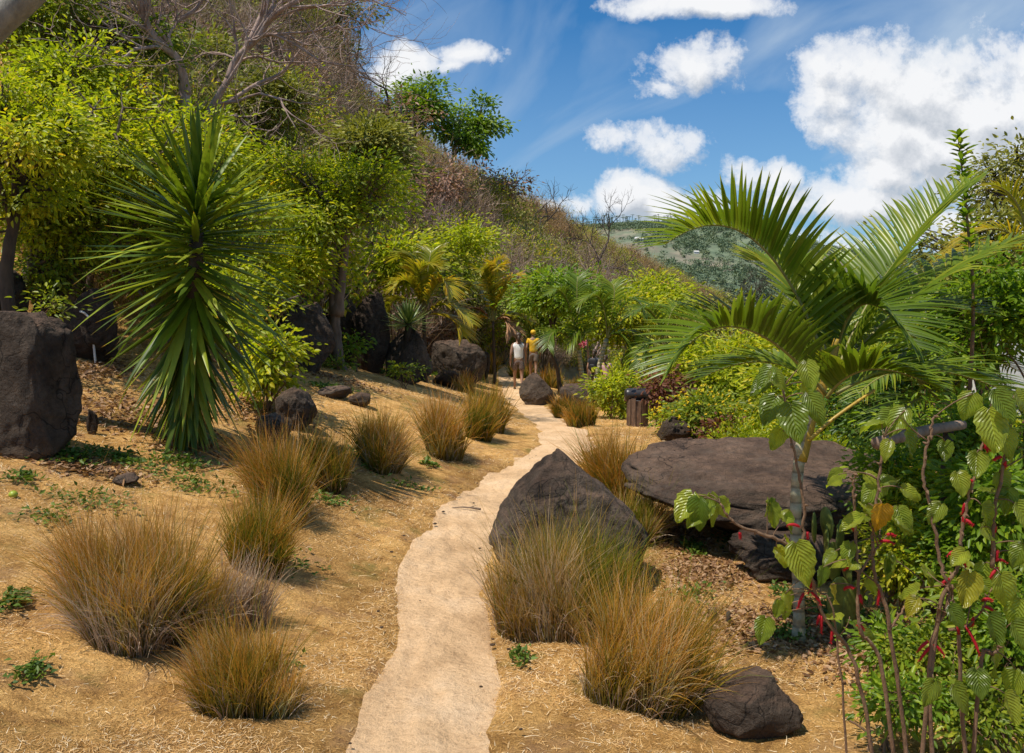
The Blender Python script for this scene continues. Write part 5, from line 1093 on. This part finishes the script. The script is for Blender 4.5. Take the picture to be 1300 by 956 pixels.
# prickly pear
def cactus():
    d = 5.15; b = gat(1066, d); t = thing('prickly_pear', 'green prickly pear cactus with oval pads among the catkin stems', 'cactus', b); A = lambda x, y: at(x, y, d) - b; s = d / FPX
    pads = [(1066, 765, 17, 34, 0), (1084, 765, 16, 30, .3), (1060, 715, 16, 28, -.2), (1068, 690, 13, 30, .1), (1036, 672, 15, 24, -.5), (1052, 690, 15, 24, .3), (1078, 722, 13, 24, .5), (1054, 668, 12, 22, .15)]
    V0, T0 = ICO[4]
    for i, (x, y, rx, ry, rot) in enumerate(pads):
        V = V0 * [rx * s, .014, ry * s]; V[:, 0] *= 1 - .22 * (-V0[:, 2]).clip(0, 1); c, sn = math.cos(rot), math.sin(rot); V = np.stack([V[:, 0] * c + V[:, 2] * sn, V[:, 1], -V[:, 0] * sn + V[:, 2] * c], -1)
        a = i * .8; c, sn = math.cos(a * .35), math.sin(a * .35); V[:, :2] = V[:, :2] @ np.array([[c, sn], [-sn, c]])
        mb = MB(); mb.add(V + A(x, y) + [0, i * .008, 0], None, T0); o = mb.build('pad', M['cactus'], t)
    mb = MB(); tube(mb, [[0, 0, -.03], A(1066, 780)], [.03, .04], 8); mb.build('stem', M['cactus'], t)
cactus()
# brown pole resting behind the shrubs
def pole():
    d = 4.7; a, e = at(1112, 563, d), at(1222, 539, d + .3); mb = MB(); P = catm([a, (a + e) / 2 + [0, 0, .012], e], 8); tube(mb, P, np.linspace(.036, .03, len(P)), 12); o = mb.build('wooden_pole', M['polebark']); tag(o, 'brown wooden pole sloping behind the leaves at the right', 'pole')
    d2 = 5.0; mb = MB(); b = gat(1196, d2); tube(mb, [[b[0], b[1], b[2] - .1], at(1204, 546, d2)], [.035, .03], 8); o = mb.build('wooden_post', M['barkd']); tag(o, 'dark upright post holding the brown pole', 'post')
pole()
# slat clad bin post
def binpost():
    b = ground(809, 541); s = b[1] / FPX; t = thing('litter_bin', 'wooden slatted bin with rounded dark lid beside the path', 'bin', b); H = (541 - 506) * s; r = 12.5 * s; n = 12
    M['slat'] = barkmat('weathered_slats', (.07, .04, .025), (.22, .13, .08), 16); M['lid'] = plain('dark_lid', (.035, .03, .03), .35, .2)
    for k in range(n):
        a = k * 2 * math.pi / n; mb = MB(); wd = r * .23; c = np.array([math.cos(a) * r, math.sin(a) * r, 0]); tg = np.array([-math.sin(a), math.cos(a), 0]); nn = c / r; th = .012
        V = [c + tg * wd * i + nn * th * j + [0, 0, z] for z in (-.03, H * (.96 + .04 * (k % 3))) for i, j in ((-1, -1), (1, -1), (1, 1), (-1, 1))]
        mb.add(V, [[0, 1, 5, 4], [1, 2, 6, 5], [2, 3, 7, 6], [3, 0, 4, 7], [4, 5, 6, 7]]); mb.build('slat', M['slat'], t, smooth=False)
    mb = MB(); tube(mb, [[0, 0, -.02], [0, 0, H * .97]], r * .9, 16); mb.build('liner', M['lid'], t)
    mb = MB(); w = r * 1.3; P = np.array([[x, 0, H + r * .45] for x in np.linspace(-w, w, 12)]); rr = r * .62 * np.interp(np.linspace(0, 1, 12), [0, .03, .1, .9, .97, 1], [.75, .95, 1, 1, .95, .75]); tube(mb, P, rr, 16); mb.build('lid', M['lid'], t)
    mb = MB(); tube(mb, [[-w * 1.02, 0, H * .98], [w * 1.02, 0, H * .98]], r * .22, 8); mb.build('rim', M['slat'], t)
binpost()
# bent white pipe
def pipe():
    d = 10.0; p0 = ground(122, 462); d = p0[1]; A = lambda x, y, dd=0: at(x, y, d + dd); M['pipe'] = plain('white_pipe', (.6, .57, .53), .4, .15)
    mb = MB(); P = catm([p0 - [0, 0, .1], A(118, 430), A(113, 405), A(110, 400), A(104, 396), A(95, 395, .25)], 6); tube(mb, P, .014, 10); o = mb.build('bent_pipe', M['pipe']); tag(o, 'thin white bent pipe standing beside the shaded rock', 'pipe')
pipe()
# fallen twig on the path
rng = RS(66); g = ground(592, 652); mb = MB(); P = catm([[-.16, .02, .0], [-.05, 0, .015], [.06, -.02, .012], [.15, -.03, 0]], 5); tube(mb, P, np.linspace(.004, .012, len(P)), 6); tube(mb, [[.02, -.01, .01], [.1, .05, .02]], [.006, .002], 5)
tag(mb.build('fallen_twig', M['bark'], None, g + [0, 0, .05]), 'short fallen twig lying across the sandy path', 'twig')
for lab, px, py in (('short dark stump left of its twin in front of the brown green clump', 907, 778), ('short dark stump right of its twin near the palm foot', 924, 782)):
    g = ground(px, py + 10); mb = MB(); rng = RS(px); tube(mb, np.array([[0, 0, -.03], [.004, 0, .04], [.0, 0, .085]]), [.018, .016, .013], 8); tag(mb.build('stump', M['barkd'], None, g), lab, 'stump', 'pair of short stumps')
# green fruit on the lawn
g = ground(17, 632); V, T = ICO[4]; mb = MB(); mb.add(V * [.03, .03, .028] * (1 + .05 * noise(V * 2, 4))[:, None], None, T); M['fruit'] = plain('green_fruit', (.3, .36, .03), .4, .25); tag(mb.build('green_fruit', M['fruit'], None, g + [0, 0, .02]), 'small round green fruit fallen on the lawn at the left', 'fruit')
# pink blossom in the twin palm
def pinkf():
    d = 22; b = at(740, 437, d); mb = MB(); rng = RS(4); n = 26; leaves(mb, rng.normal(0, .035, (n, 3)), rng.normal(size=(n, 3)), rng.normal(size=(n, 3)), .07, .05, rng); o = mb.build('pink_blossom', M['pink'], None, b); tag(o, 'pink flower cluster hanging at the left twin palm crown', 'flower')
pinkf()
# tiny grey object at right edge: a roof seen between the leaves
d = 22; b = at(1277, 372, d); M['rooft'] = plain('blue_grey_roof', (.30, .36, .42), .4, .1); gb = gat(1277, d)
t = thing('hut', 'small hut with blue grey roof glimpsed through the right hand leaves', 'hut', gb); hb = b[2] - gb[2]; mb = MB()
mb.add([[-.8, -.6, 0], [.8, -.6, 0], [.8, .6, 0], [-.8, .6, 0], [-.8, -.6, hb - .1], [.8, -.6, hb - .1], [.8, .6, hb - .1], [-.8, .6, hb - .1]], [[0, 1, 5, 4], [1, 2, 6, 5], [2, 3, 7, 6], [3, 0, 4, 7]]); mb.build('wall', M['housew'], t, smooth=False)
mb = MB(); mb.add([[-1, -.8, hb - .1], [1, -.8, hb - .1], [1, .8, hb - .1], [-1, .8, hb - .1], [-1, 0, hb + .3], [1, 0, hb + .3]], [[0, 1, 5, 4], [2, 3, 4, 5]], [[1, 2, 5], [3, 0, 4]]); mb.build('roof', M['rooft'], t, smooth=False)

# ------------------------------------------------------------------ people
def skinned(name, pts, edges, rad, mat, parent, root=0, sub=2, flat=None):
    me = bpy.data.meshes.new(name); me.from_pydata([tuple(p) for p in pts], edges, []); o = bpy.data.objects.new('tmp', me); COL.objects.link(o)
    sk = o.modifiers.new('s', 'SKIN'); sk.use_smooth_shade = True
    if not me.skin_vertices: bpy.context.view_layer.objects.active = o
    for i, r in enumerate(rad):
        me.skin_vertices[0].data[i].radius = (r, r) if not isinstance(r, tuple) else r
        me.skin_vertices[0].data[i].use_root = (i == root)
    sb = o.modifiers.new('b', 'SUBSURF'); sb.levels = sb.render_levels = sub
    dg = bpy.context.evaluated_depsgraph_get(); dg.update(); m2 = bpy.data.meshes.new_from_object(o.evaluated_get(dg)); bpy.data.objects.remove(o); m2.name = name
    m2.polygons.foreach_set('use_smooth', [True] * len(m2.polygons)); m2.materials.clear(); m2.materials.append(mat)
    ob = bpy.data.objects.new(name, m2); return link(ob, parent)
SKIN_ = plain('skin', (.42, .24, .16), .5, .1); SKD = plain('tanned_skin', (.30, .16, .10), .5, .1)
HAIR = plain('dark_brown_hair', (.06, .035, .02), .5, .3, 30); SHOE = plain('dark_shoe', (.05, .045, .04), .6, .2)
def person(label, p, H, rz, shirt, bottom, skin=SKIN_, hair=HAIR, stride=.22, cap=None, pack=None, sleeve=True, bottomlen=.5, armswing=.15, group='walkers on the path', carry=None):
    t = thing('person', label, 'person', p, group, rz); k = H / 1.7
    s = stride
    J = {'pel': (0, 0, .93), 'wai': (0, .0, 1.08), 'che': (0, -.01, 1.28), 'shc': (0, -.005, 1.40), 'nek': (0, .0, 1.48), 'hd1': (0, .015, 1.56), 'hd2': (0, .015, 1.64),
         'hL': (-.09, 0, .88), 'kL': (-.10, s * .55, .50), 'aL': (-.10, s * .75, .09), 'fL': (-.10, s * .75 + .14, .035),
         'hR': (.09, 0, .88), 'kR': (.10, -s * .1, .49), 'aR': (.10, -s * .95, .13), 'fR': (.10, -s * .75 + .05, .035),
         'sL': (-.17, 0, 1.39), 'eL': (-.225, -armswing * .6, 1.12), 'wL': (-.235, -armswing * .2, .87), 'sR': (.17, 0, 1.39), 'eR': (.225, armswing * .2, 1.12), 'wR': (.24, armswing * 1.2, .88)}
    rad = {'pel': (.14, .105), 'wai': (.115, .09), 'che': (.14, .10), 'shc': (.11, .075), 'nek': .052, 'hd1': .078, 'hd2': .085, 'hL': .088, 'kL': .055, 'aL': .036, 'fL': .03, 'hR': .088, 'kR': .055, 'aR': .036, 'fR': .03,
           'sL': .052, 'eL': .038, 'wL': .026, 'sR': .052, 'eR': .038, 'wR': .026}
    E = [('pel', 'wai'), ('wai', 'che'), ('che', 'shc'), ('shc', 'nek'), ('nek', 'hd1'), ('hd1', 'hd2'), ('pel', 'hL'), ('hL', 'kL'), ('kL', 'aL'), ('aL', 'fL'), ('pel', 'hR'), ('hR', 'kR'), ('kR', 'aR'), ('aR', 'fR'), ('shc', 'sL'), ('sL', 'eL'), ('eL', 'wL'), ('shc', 'sR'), ('sR', 'eR'), ('eR', 'wR')]
    for sd in ('L', 'R'):
        sg = -1 if sd == 'L' else 1; w = np.array(J['w' + sd]); J['p' + sd] = tuple(w + [0, .01, -.06]); rad['p' + sd] = (.024, .034); E.append(('w' + sd, 'p' + sd))
        for f, (oy, L) in enumerate(((-.028, .065), (-.01, .078), (.009, .074), (.027, .058))):
            a = w + [0, .01 + oy, -.085]; n1, n2_ = f'{sd}f{f}a', f'{sd}f{f}b'; J[n1] = tuple(a + [0, 0, -L * .35]); J[n2_] = tuple(a + [-sg * .015, 0, -L]); rad[n1] = .0095; rad[n2_] = .008; E += [('p' + sd, n1), (n1, n2_)]
        J[sd + 't'] = tuple(w + [-sg * .01, .055, -.085]); rad[sd + 't'] = .01; E.append(('p' + sd, sd + 't'))
    names = list(J); ix = {n: i for i, n in enumerate(names)}; sc = lambda v: tuple(k * c for c in v)
    def rk(r): return tuple(k * c for c in r) if isinstance(r, tuple) else r * k
    skinned('body', [sc(J[n]) for n in names], [(ix[a], ix[b]) for a, b in E], [rk(rad[n]) for n in names], skin, t, 0)
    # face: nose, eyes, mouth, ears pressed on the head
    mb = MB(); V, T = ICO[3]
    mb.add(V * [.012 * k, .018 * k, .02 * k] + np.array([0, .105, 1.60]) * k, None, T)
    for sg in (-1, 1): mb.add(V * [.012 * k, .02 * k, .03 * k] + np.array([sg * .083, .01, 1.605]) * k, None, T)
    mb.build('nose_and_ears', skin, t)
    mb = MB()
    for sg in (-1, 1): mb.add(V * [.011 * k, .008 * k, .007 * k] + np.array([sg * .03, .094, 1.622]) * k, None, T)
    mb.add(V * [.024 * k, .008 * k, .006 * k] + np.array([0, .093, 1.565]) * k, None, T); mb.build('eyes_and_mouth', HAIR, t)
    V, T = ICO[4]; hv = V * [.097, .108, .11]; hv = hv * (1 + .04 * noise(V * 5, 3))[:, None]
    if cap: hv = hv * [1, 1, .8]
    mk = (V[:, 1] > .35) & (V[:, 2] < .45); hv[mk] *= .75; mb = MB(); mb.add((hv + [0, -.004, 1.655]) * k, None, T); mb.build('hair' if not cap else 'cap', hair if not cap else cap, t)
    if not cap:
        mb = MB(); tube(mb, np.array([[0, -.09, 1.66], [0, -.13, 1.6], [0, -.12, 1.5], [0, -.1, 1.42]]) * k, np.array([.03, .045, .04, .015]) * k, 8); mb.build('ponytail', hair, t)
    # shirt
    q = ['pel', 'wai', 'che', 'shc', 'nek'] + (['sL', 'sR']); SJ = {n: J[n] for n in q}; SJ['pel'] = (0, 0, .90); SJ['nek'] = (0, 0, 1.44)
    SE = [('pel', 'wai'), ('wai', 'che'), ('che', 'shc'), ('shc', 'nek'), ('shc', 'sL'), ('shc', 'sR')]; SR = {'pel': (.172, .132), 'wai': (.15, .115), 'che': (.158, .118), 'shc': (.14, .10), 'nek': .06, 'sL': .070, 'sR': .070}
    if sleeve:
        for sd in 'LR': a, e = np.array(J['s' + sd]), np.array(J['e' + sd]); SJ['m' + sd] = tuple(a + (e - a) * .55); SR['m' + sd] = .062; SE.append(('s' + sd, 'm' + sd))
    nm = list(SJ); ii = {n: i for i, n in enumerate(nm)}; skinned('shirt', [sc(SJ[n]) for n in nm], [(ii[a], ii[b]) for a, b in SE], [rk(SR[n]) for n in nm], shirt, t, 0)
    BJ = {'top': (0, 0, 1.0), 'pel': (0, 0, .92)}; BR = {'top': (.145, .112), 'pel': (.16, .13)}; BE = [('top', 'pel')]
    for sd in 'LR':
        h, kn = np.array(J['h' + sd]), np.array(J['k' + sd]); BJ['h' + sd] = tuple(h); BJ['e' + sd] = tuple(h + (kn - h) * bottomlen * 1.5); BR['h' + sd] = .108; BR['e' + sd] = .092; BE += [('pel', 'h' + sd), ('h' + sd, 'e' + sd)]
    nm = list(BJ); ii = {n: i for i, n in enumerate(nm)}; skinned('shorts', [sc(BJ[n]) for n in nm], [(ii[a], ii[b]) for a, b in BE], [rk(BR[n]) for n in nm], bottom, t, 1)
    for sd in 'LR':
        a, f = np.array(J['a' + sd]), np.array(J['f' + sd]); skinned('shoe', [sc(a + [0, -.02, -.03]), sc((a + f) / 2 + [0, 0, -.02]), sc(f + [0, .03, 0])], [(0, 1), (1, 2)], [rk((.045, .05)), rk((.042, .04)), rk((.035, .028))], SHOE, t, 0, 1)
    if pack:
        V, T = ICO[4]; pv = np.sign(V) * np.abs(V) ** .6; mb = MB(); mb.add((pv * [.16, .09, .23] + [0, -.19, 1.22]) * k, None, T); o = mb.build('backpack', pack, t)
        mb = MB(); mb.add((pv * [.11, .04, .10] + [0, -.285, 1.13]) * k, None, T); mb.build('pocket', pack, o)
    return t
def plaid():
    m, nt = newmat('checked_shorts'); w = N(nt, 'ShaderNodeTexChecker'); w.inputs['Scale'].default_value = 26; nt.links.new(coords(nt), w.inputs[0]); w.inputs[1].default_value = (.22, .16, .14, 1); w.inputs[2].default_value = (.10, .07, .06, 1)
    p = N(nt, 'ShaderNodeBsdfPrincipled'); nt.links.new(w.outputs[0], p.inputs[0]); p.inputs['Roughness'].default_value = .8; out(nt, p.outputs[0]); return m
p1 = ground(658, 496); print('walker at', p1)
h1 = 72 * p1[1] / FPX
person('person in a white top and checked shorts walking away on the path', p1, h1, .05, plain('white_cotton', (.88, .88, .87), .8, .03), plaid(), sleeve=False, skin=SKD)
p2 = gat(677, p1[1] + 3.4)
person('person in a yellow shirt and yellow cap walking ahead behind the leaning rock', p2, h1 * .97, -.1, plain('yellow_cotton', (.78, .45, .02), .8, .1), plain('grey_brown_shorts', (.22, .17, .14), .8, .15), cap=plain('yellow_cap', (.75, .45, .02), .7, .1), skin=SKD)
p3 = gat(755, 31)
person('person with short brown hair and a black backpack beyond the twin palms', p3, (at(0, 445, 31)[2] - p3[2]), -.4, plain('dark_shirt', (.04, .045, .06), .8, .1), plain('dark_shorts', (.06, .06, .08), .8, .1), pack=plain('black_pack', (.015, .016, .022), .6, .2), skin=SKIN_)
p4 = gat(769, 31.5)
person('person in pink clothing beside the backpack wearer beyond the twin palms', p4, (at(0, 452, 31.5)[2] - p4[2]), -.3, plain('pale_pink_cotton', (.72, .42, .42), .8, .05), plain('pink_shorts', (.70, .20, .26), .8, .05), skin=SKIN_)

# ------------------------------------------------------------------ sky, sun, camera
SUN = np.array([-.40, -.24, 1.0]); SUN = SUN / np.linalg.norm(SUN); elev = math.asin(SUN[2]); azim = math.atan2(SUN[0], SUN[1])
W = bpy.data.worlds.new('World'); S.world = W; W.use_nodes = True; nt = W.node_tree
for n in list(nt.nodes): nt.nodes.remove(n)
sky = N(nt, 'ShaderNodeTexSky', sky_type='NISHITA', sun_disc=False, sun_elevation=elev, sun_rotation=azim, altitude=50, air_density=1.0, dust_density=.6, ozone_density=2.2)
tint = mixc(nt, sky.outputs[0], (.27, .72, 1.04), 1., 'MULTIPLY')
bg = N(nt, 'ShaderNodeBackground'); nt.links.new(tint, bg.inputs[0]); bg.inputs[1].default_value = .115
tc = nt.nodes.new('ShaderNodeTexCoord'); sp = nt.nodes.new('ShaderNodeSeparateXYZ'); nt.links.new(tc.outputs['Generated'], sp.inputs[0])
yy = math_n(nt, 'MAXIMUM', sp.outputs[1], .08); uu = math_n(nt, 'DIVIDE', sp.outputs[0], yy); vv = math_n(nt, 'DIVIDE', sp.outputs[2], yy)
cb = nt.nodes.new('ShaderNodeCombineXYZ'); nt.links.new(uu, cb.inputs[0]); nt.links.new(vv, cb.inputs[1])
uv0 = cb.outputs[0]
def vadd(a, off):
    n = N(nt, 'ShaderNodeVectorMath', operation='ADD'); nt.links.new(a, n.inputs[0]); n.inputs[1].default_value = off; return n.outputs[0]
def uvpix(x, y): r = ray(x, y); return r[0] / r[1], r[2] / r[1]
CL = [(1100, 95, 85, 50, 1), (1170, 115, 110, 55, 1.1), (1260, 150, 120, 75, 1.1), (1200, 190, 100, 55, 1.1), (1150, 160, 110, 45, 1.0), (1060, 130, 50, 28, .8), (1130, 225, 62, 34, .9), (1240, 235, 110, 42, .9), (1300, 80, 60, 40, .6),
      (872, 82, 52, 32, .95), (845, 105, 32, 18, .7), (842, 184, 52, 30, .75), (780, 172, 32, 16, .5), (592, 68, 36, 16, .62), (575, 84, 24, 12, .5), (522, 78, 40, 22, .8), (500, 95, 30, 18, .8), (790, 250, 50, 30, 1.05), (850, 262, 70, 28, .95), (740, 262, 30, 20, .7),
      (985, 225, 48, 28, .7), (890, 4, 110, 16, .85), (690, 268, 40, 14, .7), (1090, 262, 150, 30, .8), (1260, 285, 120, 34, .9), (900, 300, 200, 22, .6)]
def mask(uv, seedoff):
    nzv = N(nt, 'ShaderNodeTexNoise'); nzv.inputs['Scale'].default_value = 9; nzv.inputs['Detail'].default_value = 3; nt.links.new(uv, nzv.inputs['Vector'])
    wv = N(nt, 'ShaderNodeVectorMath', operation='MULTIPLY_ADD'); nt.links.new(nzv.outputs['Color'], wv.inputs[0]); wv.inputs[1].default_value = (.05, .04, 0); nt.links.new(vadd(uv, (-.025, -.02, 0)), wv.inputs[2]); q = wv.outputs[0]
    cur = None
    for x, y, rx, ry, wt in CL:
        u, v = uvpix(x, y); a = vadd(q, (-u, -v, 0)); m = N(nt, 'ShaderNodeVectorMath', operation='MULTIPLY'); nt.links.new(a, m.inputs[0]); m.inputs[1].default_value = (FPX / rx, FPX / ry, 0)
        l = N(nt, 'ShaderNodeVectorMath', operation='LENGTH'); nt.links.new(m.outputs[0], l.inputs[0])
        e = math_n(nt, 'MULTIPLY', math_n(nt, 'SUBTRACT', 1.25, l.outputs['Value']), wt)
        cur = e if cur is None else math_n(nt, 'MAXIMUM', cur, e)
    cur = math_n(nt, 'MAXIMUM', cur, -.9)
    f = noise_n(nt, 13, 11, .66, uv, .1)
    f2 = math_n(nt, 'MULTIPLY', math_n(nt, 'SUBTRACT', f, .5), 2.7)
    return math_n(nt, 'ADD', math_n(nt, 'MULTIPLY', cur, 1.0), f2)
m0 = mask(uv0, 0); m1 = mask(vadd(uv0, (-.012, .022, 0)), 0)
den = ramp(nt, [(.02, (0, 0, 0)), (.2, (.38, .38, .38)), (.38, (.78, .78, .78)), (.75, (1, 1, 1))], m0).outputs[0]
dif = math_n(nt, 'SUBTRACT', m0, m1)
lit = math_n(nt, 'ADD', math_n(nt, 'MULTIPLY', dif, .9), .62)
thick = ramp(nt, [(.5, (0, 0, 0)), (1.0, (1, 1, 1))], math_n(nt, 'MULTIPLY', m0, .8)).outputs[0]
lit = math_n(nt, 'SUBTRACT', lit, math_n(nt, 'MULTIPLY', thick, .18))
ccol = ramp(nt, [(.1, (.50, .55, .62)), (.45, (.70, .73, .78)), (.8, (.92, .93, .95))], lit).outputs[0]
# wispy high cloud streaks
mr_ = nt.nodes.new('ShaderNodeMapping'); mr_.inputs['Rotation'].default_value = (0, 0, R(-30)); nt.links.new(uv0, mr_.inputs[0]); mp = nt.nodes.new('ShaderNodeMapping'); mp.inputs['Scale'].default_value = (1.8, 4.2, 1); nt.links.new(mr_.outputs[0], mp.inputs[0])
ci = noise_n(nt, 1.5, 6, .5, mp.outputs[0], .7)
cm = ramp(nt, [(.41, (0, 0, 0)), (.70, (.75, .75, .75))], ci).outputs[0]
lowhaze = ramp(nt, [(0, (.75, .75, .75)), (.16, (.35, .35, .35)), (.34, (0, 0, 0))], vv).outputs[0]
cm = math_n(nt, 'MAXIMUM', cm, math_n(nt, 'MULTIPLY', lowhaze, .7))
bg3 = N(nt, 'ShaderNodeBackground'); bg3.inputs[0].default_value = (.50, .62, .76, 1); bg3.inputs[1].default_value = 1.
bg2 = N(nt, 'ShaderNodeBackground'); nt.links.new(ccol, bg2.inputs[0]); bg2.inputs[1].default_value = 1.0
mA = nt.nodes.new('ShaderNodeMixShader'); nt.links.new(cm, mA.inputs[0]); nt.links.new(bg.outputs[0], mA.inputs[1]); nt.links.new(bg3.outputs[0], mA.inputs[2])
mB = nt.nodes.new('ShaderNodeMixShader'); nt.links.new(den, mB.inputs[0]); nt.links.new(mA.outputs[0], mB.inputs[1]); nt.links.new(bg2.outputs[0], mB.inputs[2])
wo = nt.nodes.new('ShaderNodeOutputWorld'); nt.links.new(mB.outputs[0], wo.inputs[0])

sl = bpy.data.lights.new('sun', 'SUN'); sl.energy = 5.0; sl.angle = R(.5); sl.color = (1., .93, .82); so = bpy.data.objects.new('sun', sl); COL.objects.link(so)
so.rotation_euler = Vector(SUN).to_track_quat('Z', 'Y').to_euler()
cam = bpy.data.cameras.new('camera'); co = bpy.data.objects.new('camera', cam); COL.objects.link(co); S.camera = co
co.location = (0, 0, CAMZ); co.rotation_euler = (R(90) - PITCH, 0, 0); cam.sensor_width = 36; cam.lens = 36 * FPX / 1300; cam.shift_y = -44.5 / 1300; cam.clip_start = .05; cam.clip_end = 6000
S.view_settings.view_transform = 'Standard'; S.view_settings.look = 'None'; S.view_settings.exposure = 0; S.view_settings.gamma = 1
S.render.engine = 'CYCLES'; S.cycles.max_bounces = 7; S.cycles.diffuse_bounces = 3; S.cycles.transmission_bounces = 4; S.cycles.glossy_bounces = 2; S.cycles.use_denoising = True
S.cycles.caustics_reflective = False; S.cycles.caustics_refractive = False
